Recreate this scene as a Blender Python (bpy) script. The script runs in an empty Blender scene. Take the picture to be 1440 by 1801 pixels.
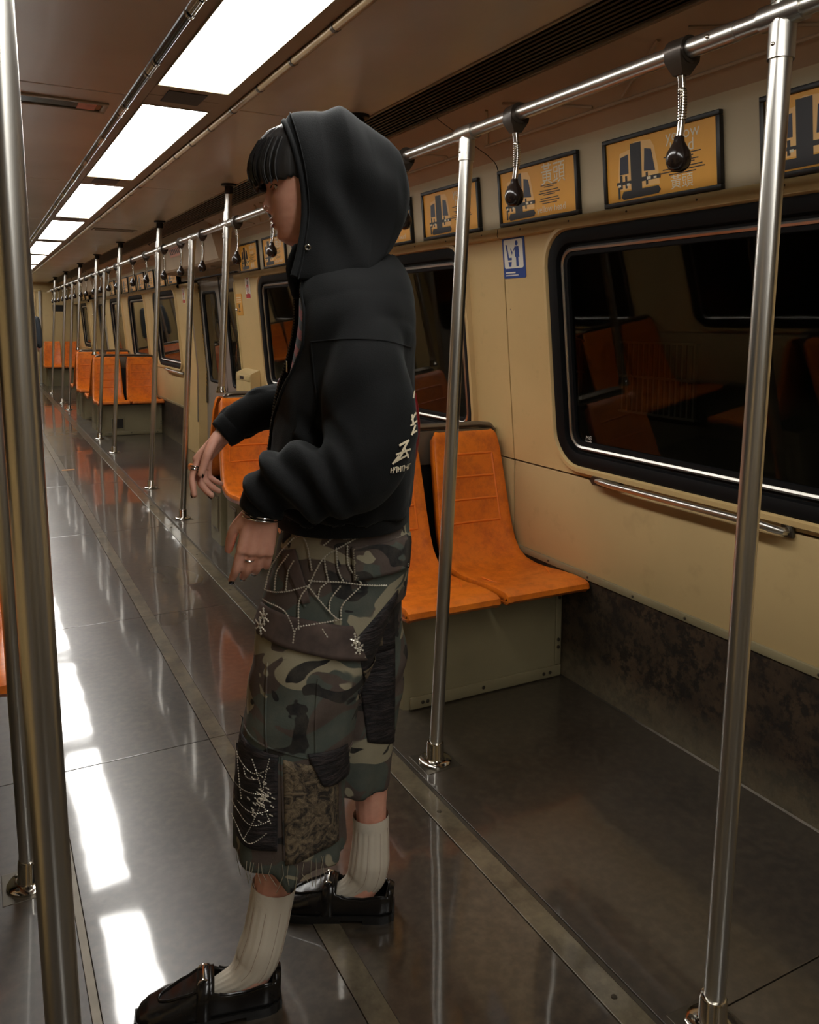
import bpy, bmesh, math, random
from mathutils import Vector, Matrix, noise
random.seed(7)
scn = bpy.context.scene
COL = scn.collection
PI = math.pi

# ------------------------------------------------------------------ camera
def set_camera():
    yaw, pit, rol = math.radians(27.95), math.radians(4.06), math.radians(0.69)
    F = Vector((math.sin(yaw)*math.cos(pit), math.cos(yaw)*math.cos(pit), -math.sin(pit)))
    R0 = Vector((math.cos(yaw), -math.sin(yaw), 0))
    U0 = R0.cross(F)
    R = R0*math.cos(rol) + U0*math.sin(rol)
    U = -R0*math.sin(rol) + U0*math.cos(rol)
    cd = bpy.data.cameras.new('camera')
    cd.sensor_fit = 'HORIZONTAL'; cd.sensor_width = 36.0
    cd.lens = 36.0*1437.0/1440.0
    cd.shift_x = 0.0; cd.shift_y = -(900.5-673.0)/1440.0
    cd.clip_start = 0.05; cd.clip_end = 100
    co = bpy.data.objects.new('camera', cd); COL.objects.link(co)
    m = Matrix((R, U, -F)).transposed().to_4x4()
    m.translation = Vector((0, 0, 1.38))
    co.matrix_world = m
    scn.camera = co
set_camera()

# ------------------------------------------------------------------ world, exposure
w = bpy.data.worlds.new('tunnel'); scn.world = w; w.use_nodes = True
w.node_tree.nodes['Background'].inputs[0].default_value = (0.010, 0.010, 0.009, 1)
w.node_tree.nodes['Background'].inputs[1].default_value = 1.0
scn.view_settings.view_transform = 'Standard'
scn.view_settings.look = 'None'
scn.view_settings.gamma = 1.0
scn.view_settings.use_curve_mapping = False
scn.view_settings.exposure = 0.0
LIGHT_STRENGTH = 13.5        # emission of the ceiling panels

# ------------------------------------------------------------------ materials
def srgb(r, g, b):
    def f(c):
        c /= 255.0
        return c/12.92 if c <= 0.04045 else ((c+0.055)/1.055)**2.4
    return (f(r), f(g), f(b), 1)

class NT:
    def __init__(s, name):
        s.m = bpy.data.materials.new(name); s.m.use_nodes = True
        s.t = s.m.node_tree; s.n = s.t.nodes; s.l = s.t.links
        s.b = s.n['Principled BSDF']; s._c = None
    def new(s, kind, **kw):
        x = s.n.new(kind)
        for k, v in kw.items(): setattr(x, k, v)
        return x
    def link(s, a, b): s.l.new(a, b)
    def coord(s, scale=(1, 1, 1), src='Object'):
        tc = s.new('ShaderNodeTexCoord'); mp = s.new('ShaderNodeMapping')
        mp.inputs['Scale'].default_value = scale
        s.link(tc.outputs[src], mp.inputs[0])
        return mp.outputs[0]
    def noise(s, scale, detail=3, rough=.55, vec=None, dist=0):
        x = s.new('ShaderNodeTexNoise')
        x.inputs['Scale'].default_value = scale; x.inputs['Detail'].default_value = detail
        x.inputs['Roughness'].default_value = rough; x.inputs['Distortion'].default_value = dist
        s.link(vec if vec else s.coord(), x.inputs['Vector'])
        return x.outputs['Fac']
    def ramp(s, fac, stops, interp='LINEAR'):
        x = s.new('ShaderNodeValToRGB'); x.color_ramp.interpolation = interp
        e = x.color_ramp.elements
        while len(e) < len(stops): e.new(0.5)
        for i, (p, c) in enumerate(stops):
            e[i].position = p
            e[i].color = c if not isinstance(c, (int, float)) else (c, c, c, 1)
        s.link(fac, x.inputs[0])
        return x.outputs[0]
    def mix(s, fac, a, b, blend='MIX'):
        x = s.new('ShaderNodeMix', data_type='RGBA', blend_type=blend)
        for sock, v in ((x.inputs[0], fac), (x.inputs[6], a), (x.inputs[7], b)):
            if isinstance(v, (int, float)): sock.default_value = v
            elif isinstance(v, tuple): sock.default_value = v
            else: s.link(v, sock)
        return x.outputs[2]
    def bump(s, h, strength=.3, dist=.01):
        x = s.new('ShaderNodeBump')
        x.inputs['Strength'].default_value = strength; x.inputs['Distance'].default_value = dist
        s.link(h, x.inputs['Height'])
        if s.b.inputs['Normal'].links:
            s.link(s.b.inputs['Normal'].links[0].from_socket, x.inputs['Normal'])
        s.link(x.outputs[0], s.b.inputs['Normal'])
    def set(s, **kw):
        for k, v in kw.items():
            sock = s.b.inputs[k.replace('_', ' ')]
            if hasattr(v, 'links') or hasattr(v, 'is_linked'): s.link(v, sock)
            else: sock.default_value = v
        return s

M = {}
def simple(key, col, rough=.5, metal=0.0, var=.12, vscale=6.0, bump=0.0, bscale=60.0, **kw):
    k = NT(key)
    if var > 0:
        f = k.noise(vscale, 4)
        d = tuple(c*(1-var*2) for c in col[:3])+(1,); l = tuple(min(1, c*(1+var)) for c in col[:3])+(1,)
        k.set(Base_Color=k.ramp(f, [(.3, d), (.7, l)]))
    else:
        k.set(Base_Color=col)
    k.set(Roughness=rough, Metallic=metal, **kw)
    if bump: k.bump(k.noise(bscale, 3), bump, .004)
    M[key] = k.m
    return k

def make_materials():
    # cream wall laminate with faint grime
    k = NT('cream'); f = k.noise(1.6, 5); g = k.noise(22, 4)
    c = k.ramp(f, [(.3, srgb(194, 165, 112)), (.7, srgb(210, 179, 124))])
    c = k.mix(k.ramp(g, [(.62, 0.0), (.78, .22)]), c, srgb(150, 128, 84))
    k.set(Base_Color=c, Roughness=.42); k.bump(k.noise(3, 2), .08, .02); M['cream'] = k.m
    k = NT('cream_low'); f = k.noise(1.3, 5); g = k.noise(9, 6)
    c = k.ramp(f, [(.3, srgb(180, 156, 110)), (.7, srgb(196, 170, 120))])
    c = k.mix(k.ramp(g, [(.6, 0.0), (.8, .3)]), c, srgb(130, 112, 74))
    k.set(Base_Color=c, Roughness=.45); M['cream_low'] = k.m
    simple('cream_trim', srgb(198, 174, 122), .4, 0, .06)
    simple('poster_wall', srgb(190, 174, 142), .5, 0, .06, 2.0)
    simple('cove', srgb(178, 154, 126), .5, 0, .08, 2.0)
    simple('khaki', srgb(136, 126, 96), .42, 0, .1, 3.0)
    # ceiling laminate
    k = NT('ceiling_laminate'); f = k.noise(1.1, 4)
    k.set(Base_Color=k.ramp(f, [(.3, srgb(188, 174, 158)), (.7, srgb(204, 190, 174))]), Roughness=.27)
    k.set(Specular_IOR_Level=.6)
    k.bump(k.noise(1.0, 2, vec=k.coord((14, 1.2, 1))), .12, .01); M['ceiling'] = k.m
    simple('ceiling_plate', srgb(160, 146, 126), .4, .2, .05)
    simple('tan_rail', srgb(176, 152, 116), .32, .3, .08, 9)
    # skirting: dark mottled vinyl
    k = NT('skirting'); f = k.noise(5, 6, .65); g = k.noise(26, 4, .7)
    c = k.ramp(f, [(.32, srgb(34, 26, 18)), (.6, srgb(66, 52, 36)), (.78, srgb(84, 70, 50))])
    c = k.mix(k.ramp(g, [(.42, .9), (.53, 0.0)]), c, srgb(22, 17, 13))
    tc = k.new('ShaderNodeTexCoord'); sp = k.new('ShaderNodeSeparateXYZ'); k.link(tc.outputs['Object'], sp.inputs[0])
    low = k.ramp(sp.outputs[2], [(.02, .55), (.16, 0.0)])
    dust = k.mix(k.noise(14, 6, .75), (0, 0, 0, 1), low, 'MIX')
    c = k.mix(dust, c, srgb(150, 138, 110))
    k.set(Base_Color=c, Roughness=.55); k.bump(g, .3, .004); M['skirting'] = k.m
    # floor: worn dark sheet, glossy, slightly wavy, with pale scuffs
    def floor_mat(key, dark, light, rlo, rhi, wave, scuff, coat, clo, chi):
        k = NT(key)
        f = k.noise(2.2, 7, .62); g = k.noise(38, 3, .6); h = k.noise(5, 5, .6)
        c = k.ramp(f, [(.3, dark), (.72, light)])
        c = k.mix(k.ramp(g, [(.40, 0.0), (.85, scuff)]), c, srgb(118, 104, 84))
        c = k.mix(k.ramp(h, [(.15, .6), (.75, 0.0)]), c, srgb(30, 24, 19))
        k.set(Base_Color=c)
        k.set(Roughness=k.ramp(k.noise(1.7, 1, .4), [(.1, rlo), (.9, rhi)]), IOR=1.68, Metallic=.0)
        cb = k.new('ShaderNodeBump'); cb.inputs['Strength'].default_value = wave; cb.inputs['Distance'].default_value = .02
        k.link(k.noise(3.0, 2, .4), cb.inputs['Height']); k.link(cb.outputs[0], k.b.inputs['Coat Normal'])
        k.set(Coat_Weight=coat, Coat_Roughness=k.ramp(k.noise(1.2, 1, .4), [(.2, clo), (.8, chi)]), Coat_IOR=1.7)
        M[key] = k.m
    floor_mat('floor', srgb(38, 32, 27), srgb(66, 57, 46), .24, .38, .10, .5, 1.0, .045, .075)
    floor_mat('floor_bay_shaded', srgb(34, 28, 22), srgb(54, 46, 36), .32, .46, .06, .3, .8, .05, .10)  # same sheet in the seat bays, its weaker light put into darker colours
    k = NT('floor_strip'); f = k.noise(8, 6, .7)
    k.set(Base_Color=k.ramp(f, [(.3, srgb(58, 51, 40)), (.7, srgb(124, 113, 91))]), Roughness=.30, Metallic=.2, Coat_Weight=.5, Coat_Roughness=.08)
    k.bump(k.noise(30, 4), .15, .003); M['floor_strip'] = k.m
    # metals
    k = NT('stainless'); f = k.noise(3, 2, .5)
    k.set(Base_Color=k.ramp(f, [(.3, srgb(196, 193, 186)), (.7, srgb(210, 207, 200))]), Metallic=1.0, Roughness=.30); M['stainless'] = k.m
    simple('chrome', srgb(205, 200, 190), .12, 1.0, .03, 20)
    simple('steel_dark', srgb(92, 86, 76), .35, .8, .1, 20)
    simple('silver', srgb(225, 222, 214), .16, 1.0, 0)
    simple('cap_grey', srgb(116, 104, 88), .34, .5, .08, 12)
    # orange seat plastic with wear
    k = NT('orange'); f = k.noise(4, 6, .65); g = k.noise(13, 6, .75)
    c = k.ramp(f, [(.3, srgb(212, 106, 22)), (.7, srgb(228, 124, 32))])
    c = k.mix(k.ramp(g, [(.44, 0.0), (.66, .6)]), c, srgb(156, 70, 24))
    k.set(Base_Color=c, Roughness=k.ramp(g, [(.3, .28), (.7, .42)])); M['orange'] = k.m
    simple('orange_edge', srgb(226, 116, 34), .3, 0, .06, 8)
    # dark plastics / rubber
    simple('black', srgb(20, 19, 18), .4, 0, .1, 10)
    simple('rubber', srgb(11, 11, 12), .6, 0, .1, 8, Specular_IOR_Level=.2)
    simple('ball', srgb(34, 25, 21), .18, 0, .1, 8)
    simple('clamp', srgb(64, 55, 47), .3, .5, .1, 20)
    simple('black_gloss', srgb(22, 22, 23), .12, .0, 0)
    simple('vent_slat', srgb(40, 38, 36), .4, .2, .05)
    simple('void', srgb(7, 7, 7), .9, 0, 0)
    # glass of the train windows: smoked, reflecting
    k = NT('window_glass')
    k.n.remove(k.b)
    out = k.n['Material Output']
    tr = k.new('ShaderNodeBsdfTransparent'); tr.inputs[0].default_value = (.40, .39, .36, 1)
    gl = k.new('ShaderNodeBsdfGlossy'); gl.inputs['Roughness'].default_value = .03; gl.inputs[0].default_value = (.95, .93, .88, 1)
    fr = k.new('ShaderNodeFresnel'); ge = k.new('ShaderNodeNewGeometry'); mr = k.new('ShaderNodeMapRange')
    mr.inputs[3].default_value = 1.45; mr.inputs[4].default_value = 1/1.45
    k.link(ge.outputs['Backfacing'], mr.inputs[0]); k.link(mr.outputs[0], fr.inputs[0])
    mx = k.new('ShaderNodeMixShader')
    k.link(fr.outputs[0], mx.inputs[0]); k.link(tr.outputs[0], mx.inputs[1]); k.link(gl.outputs[0], mx.inputs[2])
    k.link(mx.outputs[0], out.inputs[0]); M['glass'] = k.m
    # light diffuser (lamp)
    k = NT('lamp_diffuser')
    k.set(Base_Color=(.8, .8, .78, 1), Roughness=.5, Emission_Color=(1.0, .975, .925, 1), Emission_Strength=LIGHT_STRENGTH); M['lamp'] = k.m
    # prints
    simple('print_amber', srgb(240, 172, 58), .45, 0, .05, 3)
    simple('print_orange', srgb(250, 200, 124), .45, 0, .04, 4)
    simple('print_dark', srgb(26, 22, 24), .45, 0, 0)
    simple('print_navy', srgb(34, 34, 54), .4, 0, 0)
    simple('print_white', srgb(238, 226, 196), .5, 0, 0)
    simple('sign_blue', srgb(34, 66, 138), .4, 0, 0)
    simple('sign_white', srgb(226, 222, 208), .4, 0, 0)
    simple('sign_red', srgb(186, 40, 40), .4, 0, 0)
    simple('sign_yellow', srgb(222, 158, 62), .4, 0, 0)
    simple('door_grey', srgb(150, 142, 134), .35, .25, .05, 3)
    simple('hazard_yellow', srgb(170, 128, 52), .5, 0, .1)
    simple('tape', srgb(206, 140, 64), .5, 0, .1)
    simple('concrete', srgb(70, 66, 56), .9, 0, .2, 2.0)
    simple('grid_metal', srgb(120, 116, 104), .5, .4, .1)
    simple('sticker_pink', srgb(206, 140, 116), .5, 0, 0)
make_materials()

# ------------------------------------------------------------------ mesh helpers
class MB:
    def __init__(s): s.v = []; s.f = []
    def add(s, vs, fs):
        o = len(s.v); s.v += [tuple(v) for v in vs]; s.f += [tuple(i+o for i in f) for f in fs]
        return s
    def box(s, x0, x1, y0, y1, z0, z1):
        return s.add([(x0, y0, z0), (x1, y0, z0), (x1, y1, z0), (x0, y1, z0), (x0, y0, z1), (x1, y0, z1), (x1, y1, z1), (x0, y1, z1)],
                     [(0, 3, 2, 1), (4, 5, 6, 7), (0, 1, 5, 4), (1, 2, 6, 5), (2, 3, 7, 6), (3, 0, 4, 7)])
    def bbox(s, x0, x1, y0, y1, z0, z1, b=.004):      # box with chamfered edges
        bm = bmesh.new(); bmesh.ops.create_cube(bm, size=1)
        for v in bm.verts:
            v.co = Vector(((x0+x1)/2+v.co.x*(x1-x0), (y0+y1)/2+v.co.y*(y1-y0), (z0+z1)/2+v.co.z*(z1-z0)))
        bmesh.ops.bevel(bm, geom=bm.edges[:], offset=b, segments=2, affect='EDGES', profile=.5)
        bm.verts.index_update()
        s.add([v.co[:] for v in bm.verts], [[v.index for v in f.verts] for f in bm.faces]); bm.free()
        return s
    def prism(s, poly, axis, a, b):                   # poly of 2-D points, extruded on axis from a to b
        n = len(poly)
        def P(p, t):
            return {'x': (t, p[0], p[1]), 'y': (p[0], t, p[1]), 'z': (p[0], p[1], t)}[axis]
        vs = [P(p, a) for p in poly]+[P(p, b) for p in poly]
        fs = [(i, (i+1) % n, n+(i+1) % n, n+i) for i in range(n)]
        fs += [tuple(range(n-1, -1, -1)), tuple(range(n, 2*n))]
        return s.add(vs, fs)
    def sheet(s, pts2, axis, a, b, n=1):              # open polyline extruded: single skin
        vs = []; fs = []
        for j in range(n+1):
            t = a+(b-a)*j/n
            for p in pts2:
                vs.append((t, p[0], p[1]) if axis == 'x' else (p[0], t, p[1]))
        m = len(pts2)
        for j in range(n):
            for i in range(m-1):
                fs.append((j*m+i, j*m+i+1, (j+1)*m+i+1, (j+1)*m+i))
        return s.add(vs, fs)
    def tube(s, path, r, n=16, cap=True, closed=False):
        P = [Vector(p) for p in path]; m = len(P)
        R = r if isinstance(r, (list, tuple)) else [r]*m
        T = []
        for i in range(m):
            if closed: t = P[(i+1) % m]-P[i-1]
            else: t = P[min(i+1, m-1)]-P[max(i-1, 0)]
            T.append(t.normalized())
        up = Vector((0, 0, 1)) if abs(T[0].z) < .9 else Vector((1, 0, 0))
        A = T[0].cross(up).normalized()
        vs = []
        for i in range(m):
            A = (A-T[i]*A.dot(T[i])).normalized(); B = T[i].cross(A)
            for k in range(n):
                th = 2*PI*k/n
                vs.append(P[i]+(A*math.cos(th)+B*math.sin(th))*R[i])
        fs = []
        for i in range(m if closed else m-1):
            j = (i+1) % m
            for k in range(n):
                fs.append((i*n+k, i*n+(k+1) % n, j*n+(k+1) % n, j*n+k))
        if cap and not closed:
            fs.append(tuple(range(n-1, -1, -1))); fs.append(tuple(range((m-1)*n, m*n)))
        return s.add(vs, fs)
    def lathe(s, prof, c=(0, 0, 0), n=20):            # profile of (r, z)
        vs = []; m = len(prof)
        for r, z in prof:
            for k in range(n):
                th = 2*PI*k/n; vs.append((c[0]+r*math.cos(th), c[1]+r*math.sin(th), c[2]+z))
        fs = []
        for i in range(m-1):
            for k in range(n):
                fs.append((i*n+k, i*n+(k+1) % n, (i+1)*n+(k+1) % n, (i+1)*n+k))
        fs.append(tuple(range(n-1, -1, -1))); fs.append(tuple(range((m-1)*n, m*n)))
        return s.add(vs, fs)
    def ball(s, c, r, n=10, sx=1, sy=1, sz=1):
        prof = [(max(1e-4, r*math.sin(PI*i/n)), -r*math.cos(PI*i/n)) for i in range(n+1)]
        o = len(s.v); s.lathe(prof, (0, 0, 0), n*2)
        s.v[o:] = [(c[0]+x*sx, c[1]+y*sy, c[2]+z*sz) for x, y, z in s.v[o:]]
        return s
    def build(s, name, mat, parent=None, smooth=False, angle=40):
        me = bpy.data.meshes.new(name); me.from_pydata([tuple(v) for v in s.v], [], s.f)
        bm = bmesh.new(); bm.from_mesh(me); bmesh.ops.recalc_face_normals(bm, faces=bm.faces[:])
        bm.to_mesh(me); bm.free()
        me.materials.append(M[mat] if isinstance(mat, str) else mat)
        o = bpy.data.objects.new(name, me); COL.objects.link(o)
        if parent: o.parent = parent
        if smooth:
            me.polygons.foreach_set('use_smooth', [True]*len(me.polygons))
            me.set_sharp_from_angle(angle=math.radians(angle))
        me.update()
        return o

def tag(o, label=None, cat=None, group=None, kind=None):
    if label: o['label'] = label
    if cat: o['category'] = cat
    if group: o['group'] = group
    if kind: o['kind'] = kind
    return o
def thing(name, label, cat, loc=(0, 0, 0), rz=0, group=None):
    o = bpy.data.objects.new(name, None); COL.objects.link(o)
    o.location = loc; o.rotation_euler = (0, 0, rz); o.empty_display_size = .1
    return tag(o, label, cat, group)
def struct(name):
    o = bpy.data.objects.new(name, None); COL.objects.link(o); o['kind'] = 'structure'; o.empty_display_size = .1
    return o
KIDS = {}
def copy_tree(o, parent=None):
    c = o.copy(); COL.objects.link(c); c.parent = parent
    if parent is not None: c.matrix_parent_inverse = o.matrix_parent_inverse.copy()
    for ch in list(o.children): copy_tree(ch, c)
    return c
def dup(root, loc, rz, label, group=None):
    c = copy_tree(root); c.location = loc; c.rotation_euler = (0, 0, rz); c['label'] = label
    if group: c['group'] = group
    return c
ORD = ['first', 'second', 'third', 'fourth', 'fifth', 'sixth', 'seventh', 'eighth', 'ninth', 'tenth', 'eleventh', 'twelfth',
       'thirteenth', 'fourteenth', 'fifteenth', 'sixteenth', 'seventeenth', 'eighteenth', 'nineteenth', 'twentieth',
       'twenty-first', 'twenty-second', 'twenty-third', 'twenty-fourth', 'twenty-fifth', 'twenty-sixth', 'twenty-seventh']
# ================================================================== the carriage
Y0, Y1 = -4.2, 19.6         # back and far end
P = 7.9                     # one bay and one doorway
ZC = 2.2                    # ceiling height
XR, XL = 2.02, -0.70        # walls at the floor
XM = (XR+XL)/2
def wx(z):                  # right wall leans in above the sill
    return XR+.005-(max(z, .88)-.88)*.098
def mx(x, side): return x if side > 0 else 2*XM-x

# ---- floor: sheets between seams, each its own piece
floor = struct('floor')
ys = [Y0, -2.3, -.62, 1.08, 2.62, 3.88, 5.58, 7.3, 8.98, 10.7, 12.4, 14.1, 15.8, 17.6, Y1]
for (xa, xb, mt) in ((XL, .19, 'floor_bay_shaded'), (.19, .655, 'floor'), (.71, 1.10, 'floor'), (1.178, XR, 'floor_bay_shaded')):
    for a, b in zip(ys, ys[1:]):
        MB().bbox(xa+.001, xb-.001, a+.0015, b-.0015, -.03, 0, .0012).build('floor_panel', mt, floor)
MB().box(XL-.1, XR+.15, Y0, Y1, -.06, -.028).build('underlay', 'black', floor)
for xa, xb, zt in ((.655, .71, .0015), (1.10, 1.162, .003)):
    for a, b in zip(ys, ys[1:]):
        MB().bbox(xa, xb, a+.001, b-.001, -.03, zt, .001).build('floor_strip', 'floor_strip', floor)
for a, b in zip(ys, ys[1:]):
    MB().prism([(1.162, -.03), (1.1775, -.03), (1.1775, .0005), (1.172, .004), (1.162, .003)], 'y', a+.001, b-.001).build('edge_trim', 'steel_dark', floor)
    MB().bbox(.172, .19, a+.001, b-.001, -.03, .003, .001).build('edge_trim', 'steel_dark', floor)
sc = MB()
for i in range(26):
    sc.lathe([(.007, .003), (.006, .0048), (.002, .005)], (1.131, 1.2+i*.72, 0), 8)
sc.build('screw', 'steel_dark', floor, True)

# ---- walls
BAYS = []
for b in (-1, 0, 1):
    o = b*P+3.95
    BAYS.append([(o-2.68, o-1.405), (o-.795, o+.45), (o+1.05, o+2.235)])
PANELS = []                 # (y0, y1, window)
for b in (-1, 0, 1):
    o = b*P+3.95; W = BAYS[b+1]
    PANELS += [(o-2.88, o-1.10, W[0]), (o-1.10, o+.75, W[1]), (o+.75, o+2.62, W[2])]
PANELS = [p for p in PANELS if p[1] > -2.0]
PANELS[0] = (PANELS[0][0], PANELS[0][1], PANELS[0][2])
PANELS.append((3*P+3.95-2.88-P+0.0, Y1, None)) if False else None
END_PANEL = (3.95+2*P-2.88, Y1, (3.95+2*P-2.6, 3.95+2*P-1.45))
PANELS.append(END_PANEL)
ZP0, ZP1 = .81, 1.74        # upper wall panel
WZ0, WZ1 = .85, 1.735       # outer edge of the window rubber

def rrect(y0, y1, z0, z1, r, n=7):
    pts = []
    for cy, cz, a0 in ((y1-r, z1-r, 0), (y0+r, z1-r, 90), (y0+r, z0+r, 180), (y1-r, z0+r, 270)):
        for i in range(n):
            a = math.radians(a0+90*i/(n-1)); pts.append((cy+r*math.cos(a), cz+r*math.sin(a)))
    return pts
def on_rect(y, z, cy, cz, y0, y1, z0, z1):
    dy, dz = y-cy, z-cz
    t = 1e9
    if dy > 1e-9: t = min(t, (y1-cy)/dy)
    if dy < -1e-9: t = min(t, (y0-cy)/dy)
    if dz > 1e-9: t = min(t, (z1-cz)/dz)
    if dz < -1e-9: t = min(t, (z0-cz)/dz)
    return cy+dy*t, cz+dz*t
def loops(mb, rings, side):                       # rings: lists of (y, z, inward offset)
    n = len(rings[0]); base = len(mb.v); vs = []
    for r in rings:
        for y, z, d in r: vs.append((mx(wx(z)-d, side), y, z))
    fs = []
    for j in range(len(rings)-1):
        for i in range(n):
            fs.append((j*n+i, j*n+(i+1) % n, (j+1)*n+(i+1) % n, (j+1)*n+i))
    mb.add(vs, fs)
def ring_off(pts, k, d, c):                       # shrink a rounded rectangle by k towards its middle
    out = []
    n = len(pts)
    for i, (y, z) in enumerate(pts):
        a = pts[i-1]; b = pts[(i+1) % n]
        ty, tz = b[0]-a[0], b[1]-a[1]; L = math.hypot(ty, tz) or 1
        ny, nz = -tz/L, ty/L
        out.append((y+ny*k, z+nz*k, d))
    return out

WN = [0]
def window(side, y0, y1, parent_wall):
    WN[0] += 1
    w = struct('window_%d' % WN[0])
    out = rrect(y0, y1, WZ0, WZ1, .13)
    c = ((y0+y1)/2, (WZ0+WZ1)/2)
    g = MB()
    loops(g, [ring_off(out, 0, -.02, c), ring_off(out, 0, .010, c), ring_off(out, .012, .016, c), ring_off(out, .046, .006, c), ring_off(out, .050, -.012, c),
              ring_off(out, .064, -.014, c)], side)
    g.build('window_rubber', 'rubber', w, True, 50)
    b = MB()
    loops(b, [ring_off(out, .062, -.020, c), ring_off(out, .063, -.004, c), ring_off(out, .070, .000, c), ring_off(out, .077, -.004, c), ring_off(out, .078, -.022, c)], side)
    b.build('window_bead', 'stainless', w, True, 50)
    g2 = MB()
    loops(g2, [ring_off(out, .077, -.008, c), ring_off(out, .092, -.010, c), ring_off(out, .094, -.026, c)], side)
    g2.build('inner_seal', 'rubber', w, True, 50)
    p = MB(); r = ring_off(out, .088, -.022, c)
    p.add([(mx(wx(z)-d, side), y, z) for y, z, d in r], [tuple(range(len(r)))])
    p.build('pane', 'glass', w)
    return w

def build_wall(side):
    wall = struct('wall_right' if side > 0 else 'wall_left')
    for (y0, y1, win) in PANELS:
        m = MB()
        g = .0035
        if win:
            out = rrect(win[0], win[1], WZ0, WZ1, .13); c = ((win[0]+win[1])/2, (WZ0+WZ1)/2)
            inner = ring_off(out, -.028, 0, c)
            outer = [on_rect(y, z, c[0], c[1], y0+g, y1-g, ZP0+g, ZP1-.001) for y, z, d in inner]
            # add exact corners
            oo = [(y, z, 0) for y, z in outer]
            corners = [(y1-g, ZP1-.001), (y0+g, ZP1-.001), (y0+g, ZP0+g), (y1-g, ZP0+g)]
            for cy, cz in corners:
                best = min(range(len(oo)), key=lambda i: (oo[i][0]-cy)**2+(oo[i][1]-cz)**2)
                oo[best] = (cy, cz, 0)
            inner = [(y, min(z, ZP1-.002), d) for y, z, d in inner]
            back = [(y, z, -.05) for y, z, d in oo]
            loops(m, [back, oo, inner, ring_off(out, -.020, .020, c), ring_off(out, -.004, .022, c), ring_off(out, .002, .010, c), ring_off(out, .002, -.05, c)], side)
        else:
            m.add([(mx(wx(z)-d, side), y, z) for y, z, d in ((y0+g, ZP0, 0), (y1-g, ZP0, 0), (y1-g, ZP1, 0), (y0+g, ZP1, 0))], [(0, 1, 2, 3)])
        m.build('wall_panel', 'cream', wall, True, 35)
        # lower panel, sill strip with rivets
        xa = mx(XR+.006, side)
        l = MB(); l.bbox(min(xa, xa+side*.03), max(xa, xa+side*.03), y0+g, y1-g, .44, ZP0-g, .004)
        l.build('lower_panel', 'cream_low', wall, True, 40)
        s = MB(); xs = mx(XR-.004, side)
        s.bbox(min(xs, xs+side*.02), max(xs, xs+side*.02), y0+.001, y1-.001, .425, .452, .004)
        s.build('sill_strip', 'khaki', wall, True, 40)
        rv = MB(); t = y0+.08
        while t < y1-.03:
            o = len(rv.v); rv.lathe([(.005, 0), (.0045, .0025), (.001, .0032)], (0, 0, 0), 8)
            rv.v[o:] = [(mx(XR-.004, side)-side*z, t+x, .438+y) for x, y, z in rv.v[o:]]
            t += .24
        rv.build('rivet', 'steel_dark', wall, True)
        # seam strip beside the panel
        sm = MB()
        sm.sheet([(mx(wx(z)-d, side), z) for z, d in ((ZP0, -.006), (1.0, -.006), (1.4, -.006), (ZP1, -.006))], 'y', y1-.012, y1+.012, 1)
        sm.build('panel_joint', 'black', wall)
        # fixing screws along the joint
        sc = MB()
        for z in (.86, 1.05, 1.2, 1.22, 1.45, 1.66):
            o = len(sc.v); sc.lathe([(.004, 0), (.0035, .0018), (.001, .002)], (0, 0, 0), 7)
            sc.v[o:] = [(mx(wx(z), side)-side*c_, y1-.03+a, z+b) for a, b, c_ in sc.v[o:]]
        sc.build('joint_screw', 'steel_dark', wall, True)
    # blind backing behind the joints
    return wall
wallR = build_wall(1); wallL = build_wall(-1)
for side, wall in ((1, wallR), (-1, wallL)):
    for (y0, y1, win) in PANELS:
        if win: window(side, win[0], win[1], wall)

# skirting boards, between doorways
def segs():
    out = []
    for i in range(0, len(PANELS)):
        if out and abs(out[-1][1]-PANELS[i][0]) < .01: out[-1] = (out[-1][0], PANELS[i][1])
        else: out.append((PANELS[i][0], PANELS[i][1]))
    return out
SEGS = segs()
for side in (1, -1):
    sk = struct('baseboard_right' if side > 0 else 'baseboard_left')
    for a, b in SEGS:
        xs = mx(XR, side)
        m = MB()
        m.prism([(mx(XR, side), .0), (mx(XR+.002, side), .427), (mx(XR+.03, side), .427), (mx(XR+.03, side), 0)], 'y', a, b)
        m.build('skirting_board', 'skirting', sk)
        t = MB(); t.prism([(mx(XR-.006, side), .0005), (mx(XR, side), .0005), (mx(XR, side), .005)], 'y', a, b)
        t.build('floor_bead', 'steel_dark', sk)

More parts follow.
